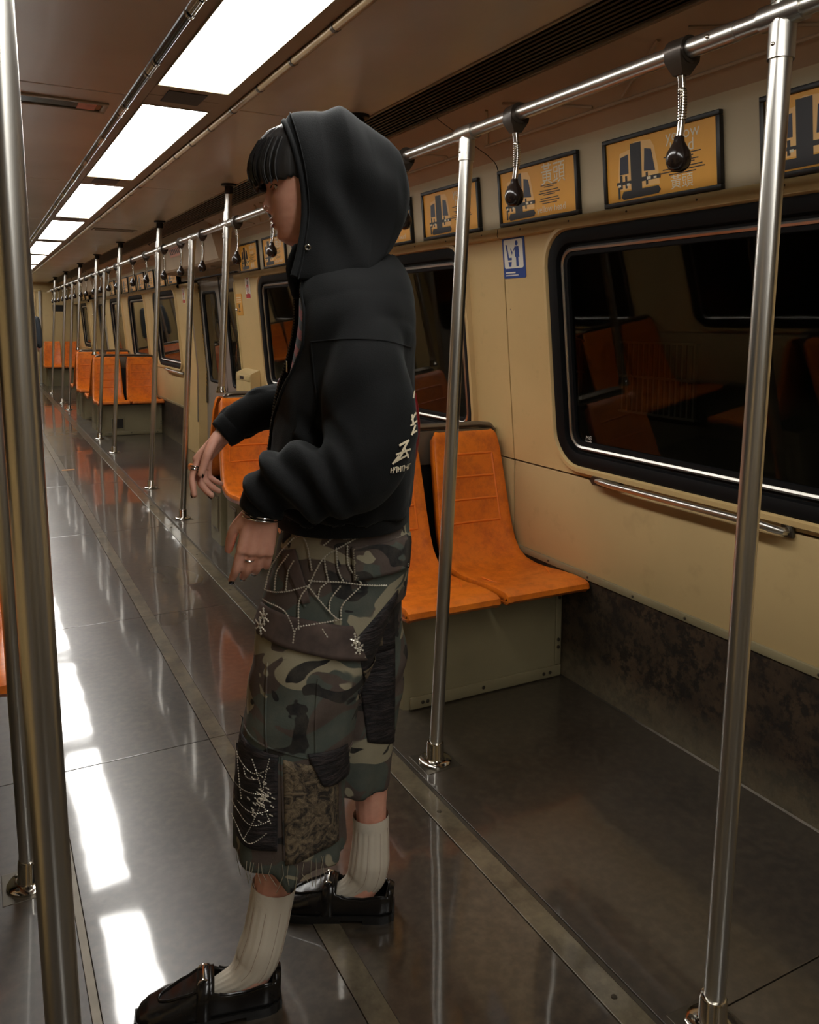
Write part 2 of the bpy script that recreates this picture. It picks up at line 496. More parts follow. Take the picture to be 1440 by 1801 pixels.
# ---- strip with screws, poster board, cove
def trim_run(side):
    t = struct('trim_%d' % (1 if side > 0 else 2))
    pts = [(1.955, 1.735), (1.918, 1.742), (1.914, 1.752), (1.916, 1.776), (1.924, 1.782)]
    brd = [(1.934, 1.782), (1.912, 2.015), (1.905, 2.035), (1.892, 2.05)]
    cov = [(1.892, 2.05), (1.86, 2.072), (1.64, 2.178), (1.622, 2.19), (1.622, 2.2)]
    for a, b in SEGS:
        y = a
        cuts = [a]+[p[1] for p in PANELS if a < p[1] < b-.01]+[b]
        for u, v in zip(cuts, cuts[1:]):
            MB().sheet([(mx(x, side), z) for x, z in pts], 'y', u+.002, v-.002).build('screw_strip', 'cream_trim', t, True, 50)
            MB().sheet([(mx(x, side), z) for x, z in brd], 'y', u+.003, v-.003).build('poster_board', 'poster_wall', t, True, 50)
            MB().sheet([(mx(x, side), z) for x, z in cov], 'y', u+.003, v-.003).build('cove_panel', 'cove', t, True, 50)
            sc = MB(); yy = u+.12
            while yy < v:
                o = len(sc.v); sc.lathe([(.004, 0), (.0035, .002), (.001, .0022)], (0, 0, 0), 7)
                sc.v[o:] = [(mx(1.915, side)-side*z, yy+x, 1.763+y_) for x, y_, z in sc.v[o:]]
                yy += .3
            sc.build('strip_screw', 'steel_dark', t, True)
            # pressed ribs of the cove: slanting low ridges
            L = v-u
            rb = MB()
            for f0, f1 in ((.12, .30), (.52, .36), (.60, .78), (.95, .84)):
                A = Vector((mx(1.80, side), u+L*f0, 2.0985)); B = Vector((mx(1.665, side), u+L*f1, 2.1635))
                rb.tube([A, B], .006, 6)
            rb.tube([(mx(1.815, side), u+.05, 2.091), (mx(1.815, side), v-.05, 2.091)], .006, 6)
            rb.build('cove_rib', 'cove', t, True)
        MB().box(min(mx(1.97, side), mx(2.0, side)), max(mx(1.97, side), mx(2.0, side)), a, b, 1.742, 2.25).build('backing', 'void', t)
    return t
trim_run(1); trim_run(-1)

# ---- ceiling
ceil = struct('ceiling')
cy = [Y0, -3.1, -1.0, 1.09, 3.17, 5.26, 7.34, 9.42, 11.5, 13.58, 15.66, 17.74, Y1]
for xa, xb in ((.905, 1.395), (-.045, .505)):
    for a, b in zip(cy, cy[1:]):
        MB().bbox(xa, xb, a+.0045, b-.0045, ZC, ZC+.02, .003).build('ceiling_panel', 'ceiling', ceil)
MB().box(XL-.1, XR+.1, Y0, Y1, ZC+.10, ZC+.14).build('roof_shell', 'void', ceil)
# light channel plates between the lamps
LX0, LX1 = .572, .815
lamp0 = [3.27-2.085*2, 3.27-2.085, 3.27]
lamps = [3.235+2.035*i for i in range(-3, 8)]
for i, a in enumerate(lamps):
    b = a+1.745
    MB().box(.535, LX0-.004, a-.29, b, ZC-.004, ZC+.012).build('channel_plate', 'ceiling_plate', ceil)
    MB().box(LX1+.004, .872, a-.29, b, ZC-.004, ZC+.012).build('channel_plate', 'ceiling_plate', ceil)
    MB().box(LX0-.004, LX1+.004, a-.287, a-.147, ZC-.006, ZC+.012).build('channel_plate', 'ceiling_plate', ceil)
    MB().box(LX0-.004, LX1+.004, a-.143, a-.004, ZC-.006, ZC+.012).build('channel_plate', 'ceiling_plate', ceil)
    MB().bbox(.62, .757, a-.235, a-.075, ZC-.009, ZC-.004, .002).build('speaker_grille', 'vent_slat', ceil)
for i, a in enumerate(lamps):
    b = a+1.745
    nm = i-3
    if nm < -1: lab = 'bright white ceiling light panel behind the camera position, number %s back' % ('two' if nm == -2 else 'three')
    elif nm == -1: lab = 'largest bright white ceiling light panel, at the top edge of the photo'
    else: lab = 'bright white ceiling light panel, %s in the row after the cut-off one at the top' % ORD[nm]
    t = thing('ceiling_light', lab, 'light', ((LX0+LX1)/2, (a+b)/2, ZC), 0, 'light panels along the ceiling')
    hx, hy = (LX1-LX0)/2, (b-a)/2
    d = MB().bbox(-hx, hx, -hy, hy, -.006, .014, .003).build('diffuser', 'lamp', t)
    f = MB()
    for x0, x1, y0, y1 in ((-hx-.004, -hx, -hy-.004, hy+.004), (hx, hx+.004, -hy-.004, hy+.004), (-hx, hx, -hy-.004, -hy), (-hx, hx, hy, hy+.004)):
        f.box(x0, x1, y0, y1, -.009, .012)
    f.build('frame', 'khaki', t)
# black cable rail with chrome bands shaped as its highlights, left of the lamps
t = thing('cable_track', 'black glossy cable track with chrome highlight bands left of the ceiling lights', 'track', (.52, 7, ZC))
n = 12
m = MB(); m.sheet([(.012*math.cos(PI*k/n+PI), .018*math.sin(PI*k/n+PI)) for k in range(n+1)], 'y', Y0-7, Y1-7)
m.build('sleeve', 'black_gloss', t, True)
for i in range(-8, 28):
    y = 2.764+.598*i
    c = MB()
    for o0, o1, r in ((-.05, .05, .0195), (-.078, -.064, .022), (.064, .078, .022)):
        c.sheet([(r*.72*math.cos(PI*k/10+PI), r*math.sin(PI*k/10+PI)) for k in range(11)], 'y', y-7+o0, y-7+o1)
    c.build('rail_band', 'chrome', t, True)
# tan rail on the right of the lamps
t = thing('ceiling_rail', 'tan round ceiling rail with small clips right of the lights', 'rail', (.888, 7, ZC))
m = MB(); m.tube([(0, Y0-7, -.010), (0, Y1-7, -.010)], .0135, 14)
m.build('rail_tube', 'tan_rail', t, True)
y = -3.9
while y < Y1:
    c = MB(); c.tube([(0, y-7-.008, -.010), (0, y-7+.008, -.010)], .0155, 12); c.build('rail_band', 'steel_dark', t, True); y += .335
MB().box(-.016, .017, Y0-7, Y1-7, .0, .012).build('backing_strip', 'ceiling_plate', t)
# air outlets: long slats both sides
for side in (1, -1):
    t = thing('air_vent', 'long black slatted air vent along the %s side of the ceiling' % ('right' if side > 0 else 'left'), 'vent', (mx(1.51, side), 7, ZC))
    MB().box(-.115, .115, Y0-7, Y1-7, .045, .06).build('duct', 'void', t)
    for k in range(10):
        x = -.1+.2*k/9
        MB().prism([(x-.004, .002), (x+.003, .0), (x+.012, .03), (x+.006, .03)], 'y', Y0-7, Y1-7).build('slat', 'vent_slat', t)
    MB().prism([(-.115, -.004), (-.106, -.004), (-.106, .05), (-.115, .05)], 'y', Y0-7, Y1-7).build('edge', 'ceiling_plate', t)
    MB().prism([(.106, -.004), (.113, -.004), (.113, .05), (.106, .05)], 'y', Y0-7, Y1-7).build('edge', 'ceiling_plate', t)
# recessed slots in the ceiling panels
def slot(x0, x1, y0, y1, label, orange):
    t = thing('ceiling_slot', label, 'ceiling fitting', ((x0+x1)/2, (y0+y1)/2, ZC))
    hx, hy = (x1-x0)/2, (y1-y0)/2
    f = MB()
    f.bbox(-hx-.02, hx+.02, -hy-.02, -hy, -.008, .0, .002); f.bbox(-hx-.02, hx+.02, hy, hy+.02, -.008, .0, .002)
    f.bbox(-hx-.02, -hx, -hy, hy, -.008, 0, .002); f.bbox(hx, hx+.02, -hy, hy, -.008, 0, .002)
    f.build('frame', 'ceiling_plate', t, True)
    MB().box(-hx, hx, -hy, hy, -.003, .0).build('lens', 'black_gloss', t)
    if orange: MB().box(hx-.085, hx-.02, -hy+.008, hy-.008, -.005, -.002).build('reflection', 'orange', t)  # orange reflection on the lens, painted as a thin plate
    else:
        for k in range(2): MB().bbox(-hx+.01, hx-.01, -hy+.012+.05*k, -hy+.03+.05*k, -.007, -.002, .002).build('bar', 'ceiling_plate', t)
slot(.14, .445, 3.34, 3.45, 'dark narrow glass slot with painted orange indicator in the left ceiling', True)
slot(.96, 1.29, 7.76, 7.88, 'narrow ceiling slot with two bars over the doorway on the right', False)

# ---- doorways
def doorway(side, yc, n):
    d = struct('door_%d' % n)
    ya, yb = yc-.80, yc+.80
    # cream jambs either side reaching the wall panels
    for a, b, s in ((yc-1.085, ya, 1), (yb, yc+1.322, -1)):
        m = MB()
        zs = [0, .44, .88, 1.3, 1.78]
        vs = []
        for z in zs:
            x = wx(z)
            vs += [(mx(x, side), a, z), (mx(x-.004, side), b, z), (mx(x+.13, side), b if s > 0 else b, z)]
        if s < 0:
            vs = []
            for z in zs:
                x = wx(z); vs += [(mx(x, side), b, z), (mx(x-.004, side), a, z), (mx(x+.13, side), a, z)]
        fs = []
        for i in range(len(zs)-1):
            for k in range(2): fs.append((i*3+k, i*3+k+1, i*3+k+4, i*3+k+3))
        m.add(vs, fs); m.build('door_jamb', 'cream', d, True, 30)
        gp = MB(); z0, z1 = .35, 1.72
        yy = ya-.012 if s > 0 else yb+.012
        gp.tube([(mx(wx(z)-.004, side), yy, z) for z in (z0, .9, 1.3, z1)], .012, 8)
        gp.build('edge_guard', 'stainless' if s < 0 else 'cream_trim', d, True)
        lt = MB(); lt.ball((mx(wx(1.49)-.010, side), yy-.03*s, 1.49), .014, 8); lt.build('door_stud', 'silver', d, True)
    # two sliding leaves, set back in the wall
    for k, (a, b) in enumerate(((ya-.02, yc-.01), (yc+.01, yb+.02))):
        lf = MB()
        def dx(z): return wx(z)+.085
        w0, w1, z0, z1 = a+.13, b-.13, .78, 1.68
        out = rrect(w0, w1, z0, z1, .07); c = ((w0+w1)/2, (z0+z1)/2)
        outer = [on_rect(y, z, c[0], c[1], a, b, 0.02, 1.9) for y, z in out]
        for cy_, cz_ in ((b, 1.9), (a, 1.9), (a, .02), (b, .02)):
            i = min(range(len(outer)), key=lambda i: (outer[i][0]-cy_)**2+(outer[i][1]-cz_)**2); outer[i] = (cy_, cz_)
        vs = [(mx(dx(z)+.03, side), y, z) for y, z in outer]+[(mx(dx(z), side), y, z) for y, z in outer]+[(mx(dx(z), side), y, z) for y, z in out]+[(mx(dx(z)+.02, side), y, z) for y, z in out]
        nn = len(out); fs = []
        for j in range(3):
            for i in range(nn): fs.append((j*nn+i, j*nn+(i+1) % nn, (j+1)*nn+(i+1) % nn, (j+1)*nn+i))
        lf.add(vs, fs)
        lo = lf.build('door_leaf', 'door_grey', d, True, 40)
        gk = MB()
        r2 = [(y, z) for y, z in out]
        rr = [[(mx(dx(z)-.002, side), y, z) for y, z, q in ring_off(out, -.006, 0, c)], [(mx(dx(z)-.006, side), y, z) for y, z, q in ring_off(out, .010, 0, c)], [(mx(dx(z)+.012, side), y, z) for y, z, q in ring_off(out, .024, 0, c)]]
        vs = sum(rr, []); fs = []
        for j in range(2):
            for i in range(nn): fs.append((j*nn+i, j*nn+(i+1) % nn, (j+1)*nn+(i+1) % nn, (j+1)*nn+i))
        gk.add(vs, fs); gk.build('leaf_gasket', 'rubber', lo, True)
        pn = MB(); r = ring_off(out, .02, 0, c)
        pn.add([(mx(dx(z)+.011, side), y, z) for y, z, q in r], [tuple(range(len(r)))]); pn.build('leaf_pane', 'glass', lo)
    ed = MB(); ed.sheet([(mx(wx(z)+.078, side), z) for z in (.02, .88, 1.9)], 'y', yc-.014, yc+.014); ed.build('meeting_seal', 'rubber', d)
    # hazard striped edge at the far jamb
    hz = MB(); n_ = 26
    for k in range(n_):
        z0 = .72+k*.042
        a, b = yb-.05, yb-.012
        hz.add([(mx(wx(z0)+.07, side), a, z0), (mx(wx(z0+.03)+.07, side), b, z0+.03), (mx(wx(z0+.05)+.07, side), b, z0+.05), (mx(wx(z0+.02)+.07, side), a, z0+.02)], [(0, 1, 2, 3)])
    hz.build('hazard_stripe', 'hazard_yellow', d)
    hb = MB(); hb.sheet([(mx(wx(z)+.0725, side), z) for z in (.55, .88, 1.85)], 'y', yb-.055, yb-.008); hb.build('hazard_band', 'black', d)
    # over-door engine cover
    hd = MB()
    prof = [(1.635, 2.195), (1.655, 2.16), (1.735, 1.895), (1.755, 1.878), (1.955, 1.865), (1.965, 1.81), (2.06, 1.81), (2.06, 2.195)]
    hd.prism([(mx(x, side), z) for x, z in prof], 'y', yc-1.085, yc+1.322)
    hd.build('door_header', 'cove', d, True, 30)
    for k in (-.5, .5):
        h = MB(); o = [(.02*math.cos(2*PI*i/10), .02*math.sin(2*PI*i/10)) for i in range(10)]
        h.prism([(mx(1.84, side)+p[0], yc+k+p[1]) for p in o], 'z', 1.866, 1.8695); h.build('header_lock', 'black', d)
    lb = MB(); lb.bbox(min(mx(1.93, side), mx(1.96, side)), max(mx(1.93, side), mx(1.96, side)), ya-.05, yb+.05, 1.80, 1.812, .003); lb.build('header_seal', 'rubber', d)
    st = MB(); st.add([(mx(x, side), y, z) for x, y, z in ((1.667, yc+.10, 2.10), (1.667, yc+.55, 2.10), (1.696, yc+.55, 2.0), (1.696, yc+.10, 2.0))], [(0, 1, 2, 3)]); st.build('notice', 'sticker_pink', d)
    sl = MB()
    for k in range(6):
        sl.add([(mx(x, side), y, z) for x, y, z in ((1.6745, yc+.13+.07*k, 2.07), (1.6745, yc+.17+.07*k, 2.07), (1.689, yc+.15+.07*k, 2.02), (1.689, yc+.11+.07*k, 2.02))], [(0, 1, 2, 3)])
    sl.build('notice_print', 'print_dark', d)
    th = MB(); th.box(min(mx(2.0, side), mx(2.16, side)), max(mx(2.0, side), mx(2.16, side)), ya-.1, yb+.1, -.03, .012); th.build('threshold', 'floor_strip', d)
dn = 0
for side in (1, -1):
    for yc in (3.95-1.5*P+4.0-.02, 7.65, 7.65+P) if False else (-.25, 7.65, 7.65+P):
        dn += 1; doorway(side, yc, dn)

# ---- end walls
def end_wall(y, s, name):
    wl = struct(name)
    MB().box(XL-.05, XR+.1, min(y, y+s*.05), max(y, y+s*.05), 0, ZC+.1).build('bulkhead', 'cream_low', wl)
    for xa, xb, mt in ((XL+.02, .10, 'cream_low'), (.14, 1.16, 'cream'), (1.30, XR-.03, 'cream_low')):
        MB().bbox(xa, xb, min(y, y-s*.02), max(y, y-s*.02), .02, 2.0, .004).build('end_panel', mt, wl)
    for x in (.11, 1.22):
        MB().bbox(x, x+.05, min(y, y-s*.05), max(y, y-s*.05), 0, 2.03, .006).build('door_post', 'stainless', wl)
    MB().bbox(.11, 1.27, min(y, y-s*.05), max(y, y-s*.05), 2.0, 2.05, .006).build('door_lintel', 'cream_trim', wl)
    MB().bbox(1.50, 1.76, min(y-s*.02, y-s*.03), max(y-s*.02, y-s*.03), 1.58, 1.72, .003).build('notice_plate', 'black', wl)
    MB().bbox(1.05, 1.08, min(y-s*.02, y-s*.06), max(y-s*.02, y-s*.06), 1.30, 1.36, .008).build('door_handle', 'steel_dark', wl)
end_wall(Y1, 1, 'wall_end'); end_wall(Y0, -1, 'wall_back')

# ---- what stands outside: dark tunnel wall with a lit service grille
tw = struct('wall_tunnel')
for sx in (1, -1):
    x = mx(3.3, sx)
    MB().box(min(x, x+sx*.2), max(x, x+sx*.2), Y0-2, Y1+2, -1.5, 4).build('tunnel_lining', 'concrete', tw)
for y in (3.0, 3.9, 6.4, 11.0):
    g = MB()
    for k in range(14): g.box(3.24, 3.26, y+.04*k, y+.04*k+.012, .9, 1.3)
    for z in (.9, 1.1, 1.29): g.box(3.235, 3.265, y-.01, y+.55, z, z+.012)
    g.build('wall_grille', 'grid_metal', tw)
# ================================================================== fittings
LEAN = .0416
RAILZ = 1.965
RXB, RXT = 1.257, 1.257+LEAN*RAILZ         # right poles: foot and rail
LXB, LXT = .098, .098-LEAN*RAILZ
def pole_obj(x, y, lean, ztop, label, group, z0=0.0, joint=True):
    t = thing('grab_pole', label, 'pole', (x, y, z0), 0, group)
    def X(z): return lean*z
    top = ztop-z0
    MB().tube([(X(0.02), 0, .02), (X(top), 0, top)], .0205, 24).build('tube', 'stainless', t, True)
    if z0 == 0:
        MB().lathe([(.052, 0.0), (.052, .006), (.048, .010), (.030, .012), (.0275, .016), (.0265, .062), (.024, .066), (.0205, .067)], (0, 0, 0.0), 28).build('floor_flange', 'chrome', t, True)
        MB().bbox(-.062, .062, -.062, .062, -.002, .0012, .001).build('floor_plate', 'steel_dark', t)
        s = MB()
        for k in range(4):
            a = PI/4+k*PI/2; s.lathe([(.0055, .010), (.005, .0135), (.0015, .014)], (.040*math.cos(a), .040*math.sin(a), 0), 8)
        s.build('flange_screw', 'steel_dark', t, True)
    else:
        MB().lathe([(.03, 0.0), (.03, .012), (.026, .02), (.0225, .04)], (0, 0, 0), 20).build('foot_socket', 'chrome', t, True)
    zr = RAILZ-z0
    if joint:
        MB().tube([(X(zr-.085), 0, zr-.085), (X(zr-.02), 0, zr-.02)], .0245, 24).build('upper_sleeve', 'stainless', t, True)
        MB().tube([(X(zr), -.045, zr), (X(zr), .045, zr)], .0245, 24).build('rail_socket', 'stainless', t, True)
        s = MB(); s.ball((X(zr-.06)-.0235, 0, zr-.06), .0045, 5); s.build('set_screw', 'chrome', t, True)
    if ztop > RAILZ+.1:
        MB().tube([(X(zr+.02), 0, zr+.02), (X(zr+.07), 0, zr+.07)], .0245, 24).build('lower_sleeve', 'stainless', t, True)
        MB().lathe([(.0205, -.06), (.026, -.058), (.026, -.016), (.045, -.012), (.045, 0.0)], (X(top), 0, top), 20).build('ceiling_bracket', 'black', t, True)
    return t
g = 'grab poles on the right of the aisle'
RP = [(-.96, 'ceil', None), (1.058, 'ceil', 'nearest stainless steel grab pole at the right edge of the photo'),
      (2.165, 'rail', 'stainless grab pole right of the hooded person, ending at the handrail'),
      (5.75, 'rail', 'stainless grab pole just left of the hands, between bench and doorway'),
      (6.93, 'ceil', 'stainless floor-to-ceiling pole at the near edge of the far doorway'),
      (8.98, 'ceil', 'stainless floor-to-ceiling pole at the far edge of the first doorway'),
      (10.1, 'rail', 'thin far grab pole ending at the rail before the third orange bench'),
      (13.65, 'rail', 'thin far grab pole ending at the rail behind the fourth bench'),
      (14.84, 'ceil', 'thin far floor-to-ceiling pole at the near side of the last doorway'),
      (16.88, 'ceil', 'farthest thin floor-to-ceiling pole before the end seats')]
for y, kind, lab in RP:
    if lab is None: continue
    pole_obj(RXB, y, LEAN, ZC if kind == 'ceil' else RAILZ, lab, g)
BENCH = [(3.0, .50), (4.86, .36), (10.83, .5), (12.68, .5)]
capl = ['grab pole rising from the nearest bench cap, hidden behind the hooded person', 'grab pole rising from the cap of the bench behind the person',
        'far grab pole rising from the cap of the third bench', 'far grab pole rising from the cap of the fourth bench']
for (yc, _), lab in zip(BENCH, capl):
    pole_obj(RXB+LEAN*.96+.0, yc, LEAN, ZC, lab, g, z0=.957)
g2 = 'grab poles on the left of the aisle'
for y, lab in ((1.04, 'thick stainless pole at the left edge, nearest to the camera'), (2.12, 'thinner stainless pole right behind the left edge pole'),
               (5.75, 'left side pole opposite the second bench, out of the frame'), (6.93, 'left side pole at the near door edge, out of the frame'),
               (8.98, 'left side pole at the far door edge, out of the frame')):
    pole_obj(.087 if 2 < y < 3 else LXB, y, -LEAN, RAILZ if y > 2 else ZC, lab, g2)
# overhead rails
for side, X, lab in ((1, RXT, 'long stainless overhead handrail along the right side of the aisle'), (-1, LXT, 'long stainless overhead handrail along the left side, mostly out of view')):
    t = thing('handrail', lab, 'handrail', (X, 7, RAILZ))
    MB().tube([(0, Y0+.2-7, 0), (0, 18.6-7, 0)], .019, 24).build('rail_tube', 'stainless', t, True)
    for y in ((1.22, 5.0, 9.5) if side > 0 else (1.22, 5.0)):
        MB().tube([(0, y-.06-7, 0), (0, y+.06-7, 0)], .0205, 24).build('rail_joint', 'stainless', t, True)
        MB().ball((-.0205, y-7, .002), .005, 5).build('joint_screw', 'chrome', t, True)

# hanging grips
def make_strap():
    t = thing('hanging_grip', 'x', 'hanging grip', (RXT, 0, RAILZ))
    c = MB()
    n = 16
    c.tube([(0, -.024, 0), (0, .024, 0)], .0285, 20)
    c.build('clamp_ring', 'clamp', t, True)
    h = MB()
    rings = [(.030, .023, -.004), (.028, .023, -.022), (.015, .016, -.044), (.0125, .0125, -.050)]
    vs = []; fs = []
    for hx, hy, z in rings:
        vs += [(-hx, -hy, z), (hx, -hy, z), (hx, hy, z), (-hx, hy, z)]
    for j in range(len(rings)-1):
        for k in range(4): fs.append((j*4+k, j*4+(k+1) % 4, j*4+4+(k+1) % 4, j*4+4+k))
    fs.append((12, 13, 14, 15)); fs.append((3, 2, 1, 0))
    h.add(vs, fs); h.build('clamp_block', 'clamp', t, True, 25)
    s = MB()
    prof = [(.0085, -.048)]
    z = -.048
    while z > -.078: prof += [(.0090, z), (.0082, z-.0015)]; z -= .003
    while z > -.142: prof += [(.0100, z), (.0100, z-.0028), (.0060, z-.0032), (.0060, z-.0056)]; z -= .0060
    while z > -.185: prof += [(.0080, z), (.0072, z-.0015)]; z -= .003
    s.lathe(prof, (0, 0, 0), 16)
    # slight bend of the spring
    s.v = [(x+.006*math.sin((-zz-.05)/.13*PI), y, zz) for x, y, zz in s.v]
    s.build('spring_stem', 'chrome', t, True, 60)
    b = MB()
    pr = [(.0085, -.176), (.0105, -.178), (.0115, -.187), (.018, -.199), (.0245, -.210), (.0268, -.222), (.0255, -.234), (.0205, -.244), (.012, -.250), (.001, -.252)]
    b.lathe(pr, (0, 0, 0), 24); b.build('grip_ball', 'ball', t, True, 80)
    return t
proto = make_strap()
strapY = [1.306, 1.912, 2.577, 3.25, 4.033, 4.667, 5.48, 6.12, 6.73]
sl = ['nearest hanging grip with black ball, in front of the largest whole poster', 'hanging grip with black ball left of it, over the yellow poster with large characters',
      'hanging grip right behind the hood, only its clamp showing', 'hanging grip hidden behind the hooded head', 'hanging grip right below the person\'s lips',
      'hanging grip just left of the face, over the small poster', 'hanging grip right of the pole between two posters, over the doorway cover', 'hanging grip first left of the rail pole by the doorway', 'hanging grip at the doorway, second left of the rail pole']
first = True
for i, y in enumerate(strapY):
    if first: o = proto; first = False; o.location = (RXT, y, RAILZ); o['label'] = sl[i]; o['group'] = 'hanging grips on the handrail'
    else: o = dup(proto, (RXT, y, RAILZ), random.uniform(-.3, .3), sl[i], 'hanging grips on the handrail')
k = 0
for b in (1,):
    for y in [7.5, 8.2]+[q+P for q in strapY]+[15.4, 16.1, 16.8, 17.4]:
        o = dup(proto, (RXT, y, RAILZ), random.uniform(-.4, .4), 'tiny far hanging grip, %s down the rail from the doorway' % ORD[k], 'hanging grips on the handrail'); k += 1

# ------------------------------------------------------------------ seats
def seat_points():
    prof = [(-.600, .385), (-.652, .388), (-.668, .402), (-.664, .420), (-.640, .429), (-.58, .430), (-.50, .424), (-.42, .415), (-.34, .411), (-.27, .417),
            (-.222, .440), (-.190, .482), (-.168, .535), (-.147, .610), (-.128, .690), (-.108, .770), (-.088, .850), (-.072, .905), (-.064, .922), (-.050, .930), (-.040, .922)]
    return prof
def make_seat():
    t = thing('train_seat', 'x', 'seat')
    prof = seat_points(); n = len(prof); nu = 14
    m = MB(); vs = []; P3 = []
    for i, (y, z) in enumerate(prof):
        a = prof[max(i-1, 0)]; b = prof[min(i+1, n-1)]
        ty, tz = b[0]-a[0], b[1]-a[1]; L = math.hypot(ty, tz)
        ny, nz = -tz/L, ty/L                       # outward (up / forward)
        s = i/(n-1)
        hw = .184-.004*s if z < .45 and i < 11 else .181-(z-.43)/.5*.022
        if i >= n-4: hw -= .012*(i-(n-5))/4*1.6
        dish = .014*math.sin(min(1, max(0, (i-4)/(n-8)))*PI)
        row = []
        # flange down each side, then the dished pan
        us = [-1.0, -1.0, -.985, -.95, -.85, -.6, -.3, 0, .3, .6, .85, .95, .985, 1.0, 1.0]
        hs = [-.036, -.010, -.002, 0, -.003, -.6*dish-.003, -.9*dish-.003, -dish-.003, -.9*dish-.003, -.6*dish-.003, -.003, 0, -.002, -.010, -.036]
        if i < 2 or i > n-3: hs = [max(h, -.012) for h in hs]
        for u, h in zip(us, hs):
            row.append((u*hw, y+ny*h, z+nz*h))
        vs += row; P3.append(row)
    k = 15
    fs = [(i*k+j, i*k+j+1, (i+1)*k+j+1, (i+1)*k+j) for i in range(n-1) for j in range(k-1)]
    m.add(vs, fs)
    sh = m.build('seat_shell', 'orange', t, True, 50)
    sol = sh.modifiers.new('thick', 'SOLIDIFY'); sol.thickness = .006; sol.offset = 0
    # moulded ribs of the backrest
    def at(zq, u):
        for i in range(n-1):
            if prof[i][1] <= zq <= prof[i+1][1] and i > 8:
                f = (zq-prof[i][1])/(prof[i+1][1]-prof[i][1])
                j = (u+1)/2*14
                hw = .181-(zq-.43)/.5*.022
                y = prof[i][0]+(prof[i+1][0]-prof[i][0])*f
                s = (i+f)/(n-1)
                dish = .014*math.sin(min(1, max(0, (i+f-4)/(n-8)))*PI)
                return Vector((u*hw, y+.001+dish*(1-abs(u)**2.2), zq))
        return Vector((0, 0, 0))
    r = MB()
    for zq in (.838, .745, .652, .560):
        r.tube([at(zq, u*.1) for u in range(-7, 8)], .0054, 6)
    for u in (-.72, .72):
        r.tube([at(.56+.278*q/8, u) for q in range(9)], .0054, 6)
    r.build('moulded_rib', 'orange_edge', t, True)
    # faint moulded front line on the pan
    q = MB()
    q.tube([(.15*math.sin(a), -.60+.17*(1-math.cos(a))*.0+.16*abs(math.sin(a))**2.5, .4235-.010*math.cos(a)*(1)+.002) for a in [(-90+180*i/16)*PI/180 for i in range(17)]], .003, 6)
    q.build('pan_line', 'orange_edge', t, True)
    return t
seat0 = make_seat(); seat_used = [False]
def place_seat(x, y, rz, label, group):
    if not seat_used[0]:
        seat_used[0] = True; seat0.location = (x, y, 0); seat0.rotation_euler = (0, 0, rz); seat0['label'] = label; seat0['group'] = group
        return seat0
    return dup(seat0, (x, y, 0), rz, label, group)
